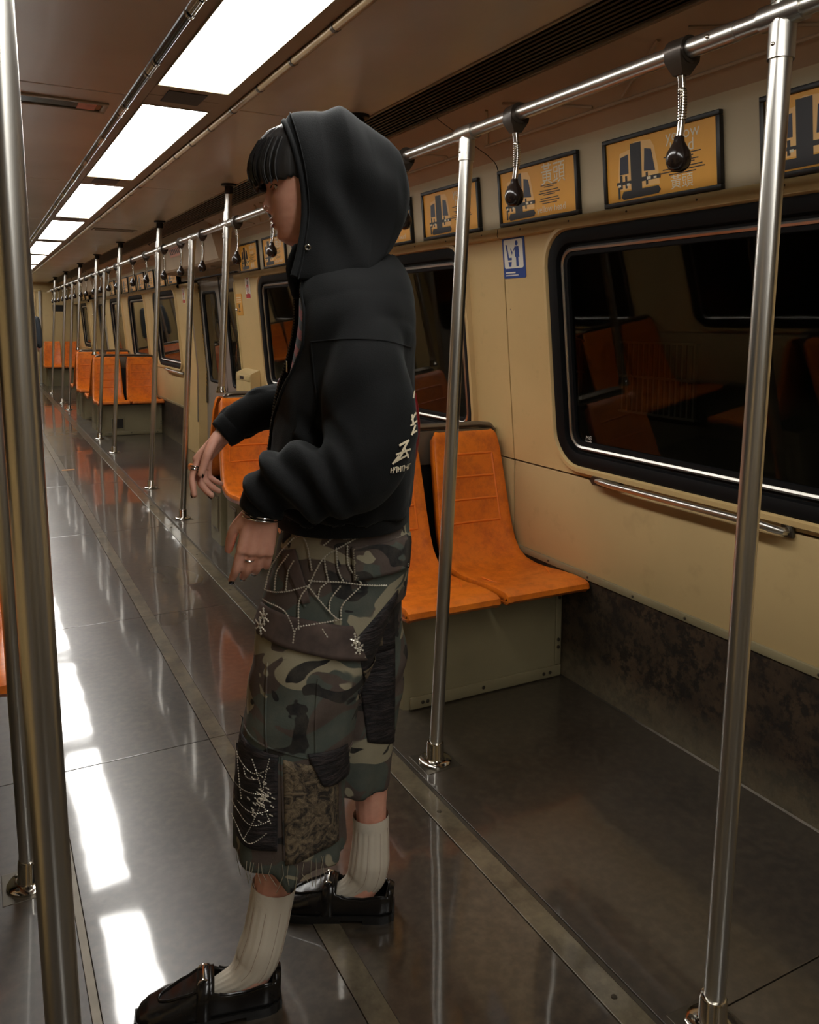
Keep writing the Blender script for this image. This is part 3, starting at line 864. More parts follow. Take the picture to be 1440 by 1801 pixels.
def bench(side, yc, sb, x_a, x_w, tagname):
    # base: pedestals fore and aft, centre panel, cap rail
    xa = RXB+.055 if side > 0 else -.01
    x0, x1 = (xa, XR-.003) if side > 0 else (XL+.003, xa)
    L = x1-x0
    t = thing('seat_base', 'khaki metal seat base, %s' % tagname, 'seat base', (x0, yc, 0), 0, 'seat bases under the benches')
    ais = 0 if side > 0 else L
    ch = .045*(1 if side > 0 else -1)
    for s in (-1, 1):
        ya, yb = s*sb, s*.07
        poly = [(ais+ch, ya), (ais+ch*.25, ya-s*.012), (ais, ya-s*.05), (ais, yb), (L-ais, yb), (L-ais, ya)]
        if side > 0: poly = [(.045, ya), (.012, ya-s*.014), (0, ya-s*.05), (0, yb), (L, yb), (L, ya)]
        else: poly = [(L-.045, ya), (L-.012, ya-s*.014), (L, ya-s*.05), (L, yb), (0, yb), (0, ya)]
        MB().prism(poly, 'z', .0, .372).build('pedestal', 'khaki', t, True, 30)
        # kick rail and upright edge strip with bolts
        kr = MB(); kr.bbox(.03 if side > 0 else 0.002, L-.002 if side > 0 else L-.03, min(ya, ya+s*.008), max(ya, ya+s*.008), .004, .048, .003); kr.build('kick_rail', 'khaki', t, True)
        ev = L-.03 if side > 0 else .002
        er = MB(); er.bbox(ev, ev+.028, min(ya, ya+s*.006), max(ya, ya+s*.006), .05, .37, .003); er.build('edge_strip', 'khaki', t, True)
        bo = MB()
        for (bx, bz) in ((.08, .025), (.10, .025), (.34, .026), (.62, .024), (.65, .024), (ev+.014, .12), (ev+.014, .15), (ev+.014, .32)):
            o = len(bo.v); bo.lathe([(.0075, 0), (.007, .004), (.003, .0055)], (0, 0, 0), 8)
            bo.v[o:] = [(min(bx, L-.01)+a, ya+s*.006+s*c, bz+b) for a, b, c in bo.v[o:]]
        bo.build('bolt', 'steel_dark', t, True)
        # inspection cover on the aisle end
        ex = -.004 if side > 0 else L
        fr = MB(); yq0, yq1 = sorted((yb+s*.05, ya-s*.09))
        if yq1-yq0 > .08:
            fr.bbox(ex, ex+.004, yq0, yq1, .08, .30, .0015); fr.build('end_cover', 'cap_grey', t)
            MB().bbox(ex-.003 if side > 0 else ex+.002, ex if side > 0 else ex+.007, yq0+.012, yq1-.012, .095, .285, .001).build('end_cover_inner', 'khaki', t)
        if s < 0 and side > 0 and yc > 6:
            MB().bbox(.10, .26, ya-.008, ya, .07, .215, .002).build('heater_frame', 'khaki', t)
            MB().box(.115, .245, ya-.010, ya-.007, .085, .20).build('heater_grille', 'vent_slat', t)
        MB().box(.02, L-.02, min(s*.09, s*(sb+.08)), max(s*.09, s*(sb+.08)), .372, .384).build('seat_rail', 'black', t)
    MB().bbox(0.0, L-.01, -.020, .020, .79, .935, .006).build('back_panel', 'cap_grey', t, True)
    MB().bbox(0.04, L-.03, -.006, .006, .372, .80, .002).build('inner_panel', 'black', t)
    cr = MB()
    pts = []
    e = .028
    cr.tube([(e if side > 0 else .004, 0, .900), (e*.3, 0, .935), (e, 0, .948), (.06, 0, .951), (L-.09, 0, .951), (L-.03, 0, .944), (L-.012, 0, .925)] if side > 0 else
            [(.012, 0, .925), (.03, 0, .944), (.09, 0, .951), (L-.06, 0, .951), (L-e, 0, .948), (L-e*.3, 0, .935), (L-e, 0, .9)], .0135, 12)
    cr.v = [(x, y*1.9, z) for x, y, z in cr.v]
    cr.build('cap_rail', 'cap_grey', t, True)
    for s, rz, face in ((-1, 0, 'camera-facing'), (1, PI, 'away-facing')):
        place_seat(x_a, yc, rz, 'orange %s seat by the aisle, %s' % (face, tagname), 'orange seats')
        place_seat(x_w, yc, rz, 'orange %s seat by the wall, %s' % (face, tagname), 'orange seats')
nameR = ['nearest bench right of the hooded person', 'second right bench, behind the reaching hands', 'third right bench, beyond the doorway', 'fourth right bench, far away']
for (yc, sb), nm in zip(BENCH, nameR):
    bench(1, yc, sb, 1.43, 1.830, nm)
nameL = ['nearest bench at the left edge', 'second left bench, out of the frame', 'third left bench, out of the frame', 'fourth left bench, out of the frame']
for (yc, sb), nm in zip(BENCH, nameL):
    bench(-1, yc, sb, -.125, -.505, nm)
# single row against the end wall
yE = 19.15
t = thing('seat_base', 'long dark seat base under the end seats at the far bulkhead', 'seat base', (1.29, yE, 0), 0, 'seat bases under the benches')
MB().prism([(.03, -.5), (0, -.45), (0, .4), (.69, .4), (.69, -.5)], 'z', 0, .372).build('pedestal', 'khaki', t, True, 30)
MB().box(.02, .68, -.6, .3, .372, .384).build('seat_rail', 'black', t)
place_seat(1.44, yE, 0, 'far orange seat at the end wall, nearer to the aisle', 'orange seats')
place_seat(1.832, yE, 0, 'far orange seat at the end wall, in the right corner', 'orange seats')

# ------------------------------------------------------------------ posters
FONT_OK = True
def text_mesh(body, size, name, mat, parent, place, extr=.0004, align='LEFT', shear=0):
    cu = bpy.data.curves.new(name, 'FONT'); cu.body = body; cu.size = size; cu.align_x = align; cu.extrude = 0; cu.shear = shear
    cu.resolution_u = 2
    to = bpy.data.objects.new(name, cu); COL.objects.link(to)
    dg = bpy.context.evaluated_depsgraph_get()
    me = bpy.data.meshes.new_from_object(to.evaluated_get(dg))
    bpy.data.objects.remove(to); bpy.data.curves.remove(cu)
    vs = [v.co.copy() for v in me.vertices]; fs = [tuple(p.vertices) for p in me.polygons]
    bpy.data.meshes.remove(me)
    m = MB(); m.add([place(v.x, v.y) for v in vs], fs)
    return m.build(name, mat, parent)
def poster_proto(kind):
    # local frame: u along -y (left to right seen from the aisle), v up, thickness toward -x
    W_, H_ = .495, .222
    t = thing('poster', 'x', 'poster')
    def q(u, v, d=0): return (-d, W_/2-u*W_, v*H_)
    MB().box(-.004, .006, -W_/2, W_/2, 0, H_).build('poster_sheet', 'print_amber', t)
    f = MB(); fw = .013
    f.bbox(-.011, .006, -W_/2-.002, W_/2+.002, -.002, fw, .002); f.bbox(-.011, .006, -W_/2-.002, W_/2+.002, H_-fw, H_+.002, .002)
    f.bbox(-.011, .006, -W_/2-.002, -W_/2+fw, fw, H_-fw, .002); f.bbox(-.011, .006, W_/2-fw, W_/2+.002, fw, H_-fw, .002)
    f.build('frame', 'black', t, True)
    def polys(name, mat, lst, d):
        m = MB()
        for p in lst: m.add([q(u, v, d) for u, v in p], [tuple(range(len(p)))])
        return m.build(name, mat, t)
    def R(u0, v0, u1, v1): return [(u0, v0), (u1, v0), (u1, v1), (u0, v1)]
    bx = .06 if kind == 'a' else .10
    S = lambda L: [[(bx+u, v) for u, v in p] for p in L]
    polys('picture_body', 'print_orange', S([[(.03, .22), (.04, .55), (.055, .76), (.16, .80), (.16, .22)], [(.16, .22), (.16, .86), (.20, .89), (.34, .86), (.37, .76), (.40, .45), (.41, .22)]]), .0046)
    polys('picture_dark', 'print_dark', S([R(.155, .12, .255, .87), R(.02, .30, .16, .345), R(.25, .30, .42, .36), R(.05, .24, .075, .44), R(.10, .24, .12, .42), R(.29, .24, .31, .42),
                                        [(.06, .12), (.08, .20), (.40, .20), (.42, .14), (.40, .09), (.08, .08)], R(.03, .10, .05, .27)]), .0052)
    for pg in ([(.05, .45), (.06, .70), (.135, .73), (.135, .45)], [(.275, .44), (.285, .76), (.345, .73), (.375, .42)]):
        polys('picture_glass', 'print_navy', S([pg]), .0053)
    for pg in (R(.035, .275, .06, .31), R(.115, .275, .14, .31), R(.30, .31, .335, .35), R(.36, .31, .385, .34)):
        polys('picture_lamp', 'print_white', S([pg]), .0055)
    if kind == 'a':
        text_mesh('黃頭', .072, 'lettering', 'print_white', t, lambda x, y: q(.565+x/W_*1.02, .60+y/H_*1.18, .005))
        text_mesh('yellow head', .036, 'lettering', 'print_white', t, lambda x, y: q(.50+x/W_*1.0, .12+y/H_, .005))
        ln = [R(.66-w_/2, v, .66+w_/2, v+.014) for w_, v in ((.20, .56), (.12, .53), (.22, .47), (.26, .43), (.14, .40), (.22, .34), (.24, .30), (.18, .26))]
    else:
        text_mesh('yellow', .052, 'lettering', 'print_white', t, lambda x, y: q(.57+x/W_, .76+y/H_, .005))
        text_mesh('head', .052, 'lettering', 'print_white', t, lambda x, y: q(.60+x/W_, .585+y/H_, .005))
        text_mesh('黃頭', .046, 'lettering', 'print_white', t, lambda x, y: q(.60+x/W_, .12+y/H_, .005))
        ln = [R(.70-w_/2, v, .70+w_/2, v+.014) for w_, v in ((.30, .55), (.18, .51), (.26, .46), (.20, .43), (.32, .38), (.36, .34), (.22, .30))]
    polys('fine_print', 'print_dark', ln, .005)
    return t
pa, pb = poster_proto('a'), poster_proto('b')
def put_poster(y, kind, label, used={'a': False, 'b': False}):
    src = pa if kind == 'a' else pb
    if not used[kind]: used[kind] = True; o = src; o['label'] = label
    else: o = dup(src, (0, 0, 0), 0, label)
    o['group'] = 'yellow train posters above the windows'
    o.location = (1.9265, y, 1.786); o.rotation_euler = (0, math.atan2(-.022, .233), 0)
pl = [(1.07+.247, 'a', 'yellow train poster cut by the right edge of the photo'), (1.95, 'b', 'largest whole yellow train poster, with lettering over small white characters'),
      (2.585, 'a', 'yellow train poster with two large white characters, left of the largest one'), (3.235, 'b', 'yellow train poster behind the pole, right of the hood'),
      (3.85, 'a', 'yellow train poster half hidden by the back of the hood'), (4.485, 'b', 'yellow train poster hidden behind the hood'),
      (5.08, 'a', 'yellow train poster hidden behind the face'), (5.715, 'a', 'small yellow poster below the lips, behind the hanging grip'), (6.34, 'b', 'small yellow poster nearest the doorway, left of the face')]
for y, k, lab in pl: put_poster(y, k, lab)
i = 0
for y in [9.2+.635*j for j in range(8)]+[16.95, 17.6, 18.25]:
    put_poster(y, 'ab'[i % 2], 'tiny far yellow poster, %s beyond the doorway' % ORD[i]); i += 1

# ------------------------------------------------------------------ notices on the wall
def plate(name, label, y0, y1, z0, z1, mat, side=1, lift=.003):
    t = thing(name, label, 'sign', (mx(wx((z0+z1)/2), side), (y0+y1)/2, z0))
    ang = math.atan(.098); W_, H_ = y1-y0, z1-z0
    def q(u, v, d):         # u left to right from the aisle
        y = W_/2-u*W_; z = v*H_
        return (-(z-H_/2)*.098-lift-d, y, z)
    def sheet(nm, mt, lst, d):
        m = MB()
        for p in lst: m.add([q(u, v, d) for u, v in p], [tuple(range(len(p)))])
        return m.build(nm, mt, t)
    m = MB(); bp = rr2(0, 1, 0, 1, .05, H_/W_)
    n = len(bp); m.add([q(u, v, 0) for u, v in bp]+[q(u, v, -lift) for u, v in bp], [tuple(range(n))]+[(i_, (i_+1) % n, n+(i_+1) % n, n+i_) for i_ in range(n)])
    m.build('backing_plate', mat, t)
    return t, sheet, q
def rr2(u0, u1, v0, v1, r, asp, n=4):
    pts = []
    for cu_, cv, a0 in ((u1-r, v1-r/asp, 0), (u0+r, v1-r/asp, 90), (u0+r, v0+r/asp, 180), (u1-r, v0+r/asp, 270)):
        for i_ in range(n):
            a = math.radians(a0+90*i_/(n-1)); pts.append((cu_+r*math.cos(a), cv+r/asp*math.sin(a)))
    return pts
def circ(cu_, cv, ru, rv, n=14): return [(cu_+ru*math.cos(2*PI*i_/n), cv+rv*math.sin(2*PI*i_/n)) for i_ in range(n)]
t, sh, q = plate('priority_seat_sign', 'blue and white sign of a seat and standing figure beside the large window', 2.697, 2.85, 1.575, 1.742, 'sign_blue')
sh('white_field', 'sign_white', [rr2(.07, .93, .24, .94, .06, 1.1)], .0006)
sh('seat_figure', 'sign_blue', [[(.16, .82), (.22, .82), (.30, .50), (.42, .50), (.42, .44), (.24, .44)], [(.25, .40), (.41, .40), (.38, .28), (.29, .28)],
                               circ(.66, .84, .065, .06), [(.57, .76), (.75, .76), (.77, .50), (.72, .50), (.72, .28), (.61, .28), (.61, .50), (.57, .52)],
                               [(.57, .75), (.59, .70), (.46, .62), (.41, .72), (.37, .72), (.43, .56)]], .0010)
sh('print_lines', 'sign_white', [[(.1, .12), (.55, .12), (.55, .155), (.1, .155)], [(.1, .06), (.68, .06), (.68, .085), (.1, .085)]], .0008)
def red_sign(y0, y1, lab):
    t, sh, q = plate('warning_sign', lab, y0, y1, 1.575, 1.742, 'sign_white')
    sh('red_band', 'sign_red', [[(0.02, .02), (.98, .02), (.98, .22), (.02, .22)]], .0006)
    def ringp(cv, r0, r1):
        o = []
        for i_ in range(14):
            a, b = 2*PI*i_/14, 2*PI*(i_+1)/14
            o.append([(.5+r0*math.cos(a), cv+r0*.85*math.sin(a)), (.5+r1*math.cos(a), cv+r1*.85*math.sin(a)), (.5+r1*math.cos(b), cv+r1*.85*math.sin(b)), (.5+r0*math.cos(b), cv+r0*.85*math.sin(b))])
        return o
    sh('prohibition_ring', 'sign_red', ringp(.76, .30, .22)+ringp(.42, .30, .22), .0007)
    sh('pictogram', 'print_dark', [[(.42, .66), (.58, .66), (.58, .86), (.42, .86)], [(.40, .34), (.60, .34), (.56, .52), (.44, .50)]], .0008)
red_sign(6.41, 6.53, 'white and red prohibition sign between small window and doorway')
red_sign(8.72, 8.84, 'far white and red prohibition sign past the doorway')
t, sh, q = plate('door_notice', 'orange notice with dark emblem on the near door jamb', 6.665, 6.83, 1.44, 1.62, 'sign_yellow', lift=.006)
sh('pictogram', 'print_dark', [circ(.5, .44, .10, .12), [(.46, .34), (.54, .34), (.54, .14), (.46, .14)], [(.3, .2), (.7, .2), (.7, .16), (.3, .16)]], .0006)
sh('print_lines', 'print_white', [[(.1, .80), (.9, .80), (.9, .84), (.1, .84)], [(.1, .70), (.9, .70), (.9, .74), (.1, .74)], [(.1, .6), (.9, .6), (.9, .64), (.1, .64)]], .0006)

# wall box by the doorway
t = thing('wall_box', 'cream metal wall cabinet with sloped lid beside the doorway', 'cabinet', (XR+.005, 6.56, .42))
MB().prism([(-.010, .0), (-.088, .0), (-.092, .535), (-.090, .545), (-.018, .578), (-.010, .576)], 'y', -.2, .2).build('casing', 'cream_trim', t, True, 25)
MB().bbox(-.098, -.091, -.19, .19, .488, .532, .002).build('lid_front', 'cream_trim', t, True)
MB().bbox(-.101, -.097, -.03, .07, .497, .522, .001).build('latch', 'print_dark', t)

# grab bars under windows
def grab_bar(y0, y1, label, side=1):
    zb = .815
    t = thing('window_grab_bar', label, 'grab bar', (mx(XR+.006, side), (y0+y1)/2, zb))
    h = (y1-y0)/2; s = -side
    MB().tube([(s*.020, h-.01, 0), (s*.034, h-.05, .002), (s*.045, h-.11, .003), (s*.045, -h+.06, .003), (s*.043, -h+.03, .0), (s*.03, -h+.012, -.004), (s*.002, -h+.008, -.006)], .0115, 14).build('bar', 'stainless', t, True)
    m = MB(); m.prism([(h+.005, -.016), (h+.022, 0), (h+.005, .016), (h-.13, .013), (h-.13, -.013)], 'x', min(0, s*.030), max(0, s*.030)); m.build('end_bracket', 'steel_dark', t)
    m = MB(); m.bbox(min(0, s*.012), max(0, s*.012), -h-.012, -h+.030, -.022, .014, .003); m.build('foot_bracket', 'steel_dark', t)
    m = MB()
    for yy in (h-.06, h-.10):
        o = len(m.v); m.lathe([(.005, 0), (.004, .003), (.001, .0035)], (0, 0, 0), 8)
        m.v[o:] = [(s*(.030+z), yy+x, -.003+y) for x, y, z in m.v[o:]]
    m.build('screw', 'chrome', t, True)
grab_bar(1.50, 2.31, 'polished grab bar below the large window on the right wall')
grab_bar(9.15, 10.0, 'small far grab bar below the window past the doorway')
grab_bar(5.35, 6.0, 'grab bar below the window hidden behind the person')

# marker tape on the floor
t = MB().bbox(-.055, .055, -.03, .03, 0, .0015, .0005).build('floor_tape', 'tape'); t.location = (.726, 8.08, .002)
tag(t, 'short piece of orange tape stuck on the aisle floor', 'tape')
# maker's mark etched on the big window
def window_mark():
    tt = thing('window_mark', 'tiny white etched maker mark in the corner of the large window', 'mark', (wx(.98)+.018, 2.40, .955))
    text_mesh('MG', .022, 'lettering', 'sign_white', tt, lambda x, y: (-.002-y*.098, -x, y), shear=.2)
    m = MB(); m.add([(-.002, 0, -.008), (-.002, -.034, -.008), (-.002, -.034, -.005), (-.002, 0, -.005)], [(0, 1, 2, 3)]); m.build('underline', 'sign_white', tt)
window_mark()
# ================================================================== people
from mathutils.bvhtree import BVHTree
def lerp(a, b, t): return a+(b-a)*t
def interp(tab, x):                    # table of (x, y...) sorted ascending
    if x <= tab[0][0]: return tab[0][1:]
    for p, q in zip(tab, tab[1:]):
        if x <= q[0]:
            t = (x-p[0])/(q[0]-p[0]); t = t*t*(3-2*t)*.5+t*.5
            return tuple(lerp(a, b, t) for a, b in zip(p[1:], q[1:]))
    return tab[-1][1:]
def spline(pts, n):                    # Catmull-Rom through tuples
    out = []
    P_ = [pts[0]]+list(pts)+[pts[-1]]
    for i in range(1, len(P_)-2):
        p0, p1, p2, p3 = P_[i-1:i+3]
        for k in range(n):
            t = k/n
            out.append(tuple(.5*(2*b+(c-a)*t+(2*a-5*b+4*c-d)*t*t+(3*b-a-3*c+d)*t**3) for a, b, c, d in zip(p0, p1, p2, p3)))
    out.append(tuple(pts[-1])); return out
def limb(mb, pts, n=14, sub=5):        # pts: (x, y, z, r), closed rounded tube
    sp = spline(pts, sub)
    path = [Vector(p[:3]) for p in sp]; r = [p[3] for p in sp]
    d0 = (path[0]-path[1]).normalized(); d1 = (path[-1]-path[-2]).normalized()
    pre = [(path[0]+d0*r[0]*f, r[0]*math.sqrt(max(.02, 1-f*f))) for f in (.95, .7, .4)]
    post = [(path[-1]+d1*r[-1]*f, r[-1]*math.sqrt(max(.02, 1-f*f))) for f in (.4, .7, .95)]
    path = [p for p, _ in pre]+path+[p for p, _ in post]; r = [q for _, q in pre]+r+[q for _, q in post]
    mb.tube(path, r, n)
def flat_limb(mb, pts, n=24, sub=4):   # pts: (z, ca, cb, ha, hb): horizontal superellipses stacked
    sp = spline(pts, sub); vs = []; fs = []
    for z, ca, cb, ha, hb in sp:
        for k in range(n):
            t = 2*PI*k/n; c, s_ = math.cos(t), math.sin(t)
            e = 2/2.35
            vs.append((ca+ha*math.copysign(abs(c)**e, c), cb+hb*math.copysign(abs(s_)**e, s_), z))
    m = len(sp)
    for i in range(m-1):
        for k in range(n): fs.append((i*n+k, i*n+(k+1) % n, (i+1)*n+(k+1) % n, (i+1)*n+k))
    fs += [tuple(range(n-1, -1, -1)), tuple(range((m-1)*n, m*n))]
    mb.add(vs, fs)
def remesh(mb, voxel, smooth=2):       # closed pieces grown into one continuous surface
    me = bpy.data.meshes.new('tmp'); me.from_pydata([tuple(v) for v in mb.v], [], mb.f)
    bm = bmesh.new(); bm.from_mesh(me); bmesh.ops.recalc_face_normals(bm, faces=bm.faces[:]); bm.to_mesh(me); bm.free()
    o = bpy.data.objects.new('tmp', me); COL.objects.link(o)
    r = o.modifiers.new('r', 'REMESH'); r.mode = 'VOXEL'; r.voxel_size = voxel; r.adaptivity = 0
    if smooth:
        s = o.modifiers.new('s', 'SMOOTH'); s.factor = .5; s.iterations = smooth
    dg = bpy.context.evaluated_depsgraph_get()
    out = bpy.data.meshes.new_from_object(o.evaluated_get(dg))
    bpy.data.objects.remove(o); bpy.data.meshes.remove(me)
    return out
def link_mesh(name, me, mat, parent):
    me.name = name; me.materials.clear(); me.materials.append(M[mat] if isinstance(mat, str) else mat)
    me.polygons.foreach_set('use_smooth', [True]*len(me.polygons)); me.update()
    o = bpy.data.objects.new(name, me); COL.objects.link(o); o.parent = parent
    return o
def displace(me, fn):
    me.update()
    N = [v.normal.copy() for v in me.vertices]
    for v, n in zip(me.vertices, N): v.co += n*fn(v.co)
    me.update()
def cut_faces(me, test):
    bm = bmesh.new(); bm.from_mesh(me)
    dead = [f for f in bm.faces if test(f.calc_center_median(), f.normal)]
    bmesh.ops.delete(bm, geom=dead, context='FACES'); bm.to_mesh(me); bm.free(); me.update()

# ---- materials of people
def people_materials():
    k = NT('skin'); f = k.noise(30, 4)
    k.set(Base_Color=k.ramp(f, [(.3, srgb(208, 148, 126)), (.7, srgb(226, 170, 146))]), Roughness=.5)
    k.set(Subsurface_Weight=.12, Subsurface_Radius=(.02, .008, .005), Subsurface_Scale=.05); M['skin'] = k.m
    simple('lips', srgb(140, 72, 66), .45, 0, .05); simple('eye_white', srgb(200, 192, 184), .3, 0, 0); simple('iris', srgb(24, 16, 12), .2, 0, 0)
    simple('nail', srgb(14, 11, 13), .2, 0, 0)
    k = NT('hair'); f = k.noise(60, 3, .5, k.coord((1, 1, .12)))
    k.set(Base_Color=k.ramp(f, [(.3, srgb(14, 13, 13)), (.7, srgb(34, 32, 31))]), Roughness=.38); k.bump(f, .3, .004); M['hair'] = k.m
    k = NT('black_fleece'); f = k.noise(5, 4); g = k.noise(420, 2)
    k.set(Base_Color=k.ramp(f, [(.3, srgb(7, 8, 9)), (.7, srgb(12, 13, 14))]), Roughness=.88, Specular_IOR_Level=.25)
    k.set(Sheen_Weight=.10, Sheen_Roughness=.5, Sheen_Tint=(.5, .55, .55, 1)); k.bump(g, .25, .002); M['fleece'] = k.m
    k = NT('striped_tee'); tc = k.new('ShaderNodeTexCoord'); mp = k.new('ShaderNodeMapping'); mp.inputs['Rotation'].default_value = (math.radians(12), 0, 0)
    wv = k.new('ShaderNodeTexWave'); wv.wave_type = 'BANDS'; wv.bands_direction = 'Z'; wv.inputs['Scale'].default_value = 8.5; wv.inputs['Distortion'].default_value = .9
    k.link(tc.outputs['Object'], mp.inputs[0]); k.link(mp.outputs[0], wv.inputs[0])
    k.set(Base_Color=k.ramp(wv.outputs['Fac'], [(.42, srgb(20, 17, 18)), (.5, srgb(140, 38, 32))]), Roughness=.8); M['tee'] = k.m
    # camouflage drill
    k = NT('camouflage')
    v = k.coord((1, 1, 1.5))
    a = k.noise(7.0, 2.2, .5, v, .8); 
    mp = k.new('ShaderNodeMapping'); mp.inputs['Location'].default_value = (3.1, 1.7, 5.2); k.link(v, mp.inputs[0])
    b = k.noise(8.0, 2.2, .5, mp.outputs[0], .8)
    mp2 = k.new('ShaderNodeMapping'); mp2.inputs['Location'].default_value = (9.3, 4.2, 1.2); k.link(v, mp2.inputs[0])
    c_ = k.noise(9.0, 2, .5, mp2.outputs[0], .8)
    col = k.mix(k.ramp(a, [(.50, 0.0), (.51, 1.0)]), srgb(72, 79, 72), srgb(78, 66, 60))
    col = k.mix(k.ramp(b, [(.585, 0.0), (.595, 1.0)]), col, srgb(150, 142, 118))
    col = k.mix(k.ramp(c_, [(.60, 0.0), (.61, 1.0)]), col, srgb(22, 21, 22))
    col = k.mix(k.ramp(k.noise(30, 4), [(.4, 0.0), (.8, .25)]), col, srgb(120, 112, 96))
    k.set(Base_Color=col, Roughness=.85); k.bump(k.noise(260, 2), .2, .002); M['camo'] = k.m
    k = NT('black_textured'); f = k.noise(70, 4, .6, k.coord((.5, .5, 2.2)))
    k.set(Base_Color=k.ramp(f, [(.45, srgb(16, 14, 16)), (.7, srgb(62, 52, 52))]), Roughness=.7); k.bump(f, .8, .006); M['patch_black'] = k.m
    k = NT('brown_lace'); f = k.noise(46, 5, .7, None, 1.5)
    k.set(Base_Color=k.ramp(f, [(.4, srgb(40, 34, 28)), (.62, srgb(128, 112, 88))]), Roughness=.8); k.bump(f, .9, .006); M['patch_lace'] = k.m
    simple('flap_brown', srgb(88, 74, 68), .85, 0, .25, 20)
    simple('bead', srgb(212, 206, 190), .25, .3, 0); simple('thread', srgb(150, 142, 122), .8, 0, 0)
    k = NT('sock_white'); f = k.noise(160, 2)
    k.set(Base_Color=srgb(206, 196, 178), Roughness=.9); k.bump(f, .2, .002); M['sock'] = k.m
    simple('sock_line', srgb(164, 142, 126), .9, 0, 0)
    k = NT('loafer_leather'); f = k.noise(18, 4)
    k.set(Base_Color=srgb(17, 15, 14), Roughness=k.ramp(f, [(.3, .16), (.7, .30)])); k.bump(k.noise(24, 3), .12, .004); M['leather'] = k.m
    simple('sole_rubber', srgb(15, 14, 13), .5, 0, 0)
    simple('red_leather', srgb(120, 24, 28), .3, 0, .1, 20)
    simple('grey_coat', srgb(60, 66, 74), .85, 0, .1); simple('dark_cloth', srgb(30, 29, 30), .85, 0, .1)
people_materials()

# ------------------------------------------------------------------ the hooded person
per = thing('person', 'person in black hoodie with hood up, camouflage trousers and white socks, walking across', 'person', (.68, 1.62, 0), math.atan2(.3903, -.9207))

HEAD = [(1.542, .094, .036, .012), (1.548, .108, .024, .028), (1.556, .119, .012, .040), (1.570, .126, -.004, .050), (1.585, .130, -.018, .058), (1.60, .133, -.028, .064),
        (1.62, .135, -.038, .070), (1.64, .137, -.043, .073), (1.657, .140, -.047, .075), (1.672, .147, -.050, .076), (1.69, .149, -.052, .076), (1.71, .147, -.052, .075),
        (1.74, .138, -.048, .071), (1.765, .124, -.036, .063), (1.785, .102, -.018, .050), (1.797, .076, .004, .032), (1.802, .05, .03, .01)]
def head_front(z): return interp(HEAD, z)[0]
def nose_bump(z, b):
    pts = [(1.606, .0, .012), (1.612, .012, .0125), (1.620, .0215, .0130), (1.628, .0205, .0110), (1.640, .0140, .0085), (1.655, .0085, .0075), (1.668, .003, .009), (1.68, 0, .01)]
    h, sg = interp(pts, z)
    v = h*math.exp(-(b/sg)**2)
    v += .0045*math.exp(-((abs(b)-.0135)/.006)**2-((z-1.6175)/.007)**2)           # nostril wings
    for zz, hh, sz, sb in ((1.5965, .0065, .0050, .020), (1.5835, .0060, .0050, .018), (1.5900, -.0035, .0022, .022), (1.573, -.003, .005, .02), (1.559, .0035, .008, .02)):
        v += hh*math.exp(-((z-zz)/sz)**2-(b/sb)**2)
    v += -.0085*math.exp(-((abs(b)-.033)/.017)**2-((z-1.659)/.010)**2)           # eye sockets
    v += .003*math.exp(-((abs(b)-.030)/.022)**2-((z-1.674)/.007)**2)            # brow
    v += .003*math.exp(-((abs(b)-.045)/.018)**2-((z-1.635)/.016)**2)            # cheek bones
    return v
def head_surface(z, b):                 # front of the face at lateral offset b
    f, bk, hw = interp(HEAD, z)
    c, h = (f+bk)/2, (f-bk)/2
    q = min(.999, abs(b)/hw)
    return c+h*(1-q**2.2)**(1/2.2)+nose_bump(z, b)
body = MB()
hv = []; nz, nk = 110, 72
for i in range(nz):
    z = 1.542+.26*i/(nz-1)
    f, bk, hw = interp(HEAD, z); c, h = (f+bk)/2, (f-bk)/2
    for k in range(nk):
        t = 2*PI*k/nk; ct, st = math.cos(t), math.sin(t); e = 2/2.2
        a = c+h*math.copysign(abs(ct)**e, ct); b = hw*math.copysign(abs(st)**e, st)
        if ct > 0: a += nose_bump(z, b)*min(1, ct*3)
        hv.append((a, b, z))
hf = [(i*nk+k, i*nk+(k+1) % nk, (i+1)*nk+(k+1) % nk, (i+1)*nk+k) for i in range(nz-1) for k in range(nk)]
hf += [tuple(range(nk-1, -1, -1)), tuple(range((nz-1)*nk, nz*nk))]
body.add(hv, hf)
for s in (1, -1): body.ball((.035, s*.075, 1.645), .017, 8, .8, .35, 1.6)                 # ears under the hood
limb(body, [(-.015, 0, 1.40, .062), (.005, 0, 1.50, .055), (.03, 0, 1.585, .052)])        # neck
flat_limb(body, [(.86, -.03, 0, .10, .15), (.98, -.02, 0, .10, .15), (1.12, -.02, 0, .085, .135), (1.28, -.03, 0, .09, .14), (1.38, -.035, 0, .075, .13), (1.43, -.03, 0, .05, .08)])
# arms
limb(body, [(-.04, -.12, 1.38, .04), (-.04, -.165, 1.30, .042), (.015, -.225, 1.20, .040), (.12, -.19, 1.175, .037), (.20, -.165, 1.155, .030), (.252, -.15, 1.125, .026)])
limb(body, [(-.05, .12, 1.38, .04), (-.06, .19, 1.27, .042), (-.050, .240, 1.15, .040), (.03, .258, 1.105, .037), (.095, .255, 1.085, .031), (.130, .252, 1.045, .026)])
# legs and feet
limb(body, [(-.02, .09, .90, .085), (.04, .115, .72, .072), (.075, .13, .52, .052), (.085, .14, .38, .050), (.118, .148, .25, .040), (.140, .158, .12, .032), (.160, .163, .055, .032), (.22, .172, .032, .024), (.29, .184, .028, .018)])
limb(body, [(-.03, -.09, .90, .085), (-.05, -.09, .72, .072), (-.065, -.088, .52, .052), (-.082, -.08, .40, .051), (-.087, -.075, .27, .037), (-.088, -.072, .14, .034), (-.07, -.073, .060, .032), (-.02, -.078, .034, .024), (.05, -.088, .028, .018)])
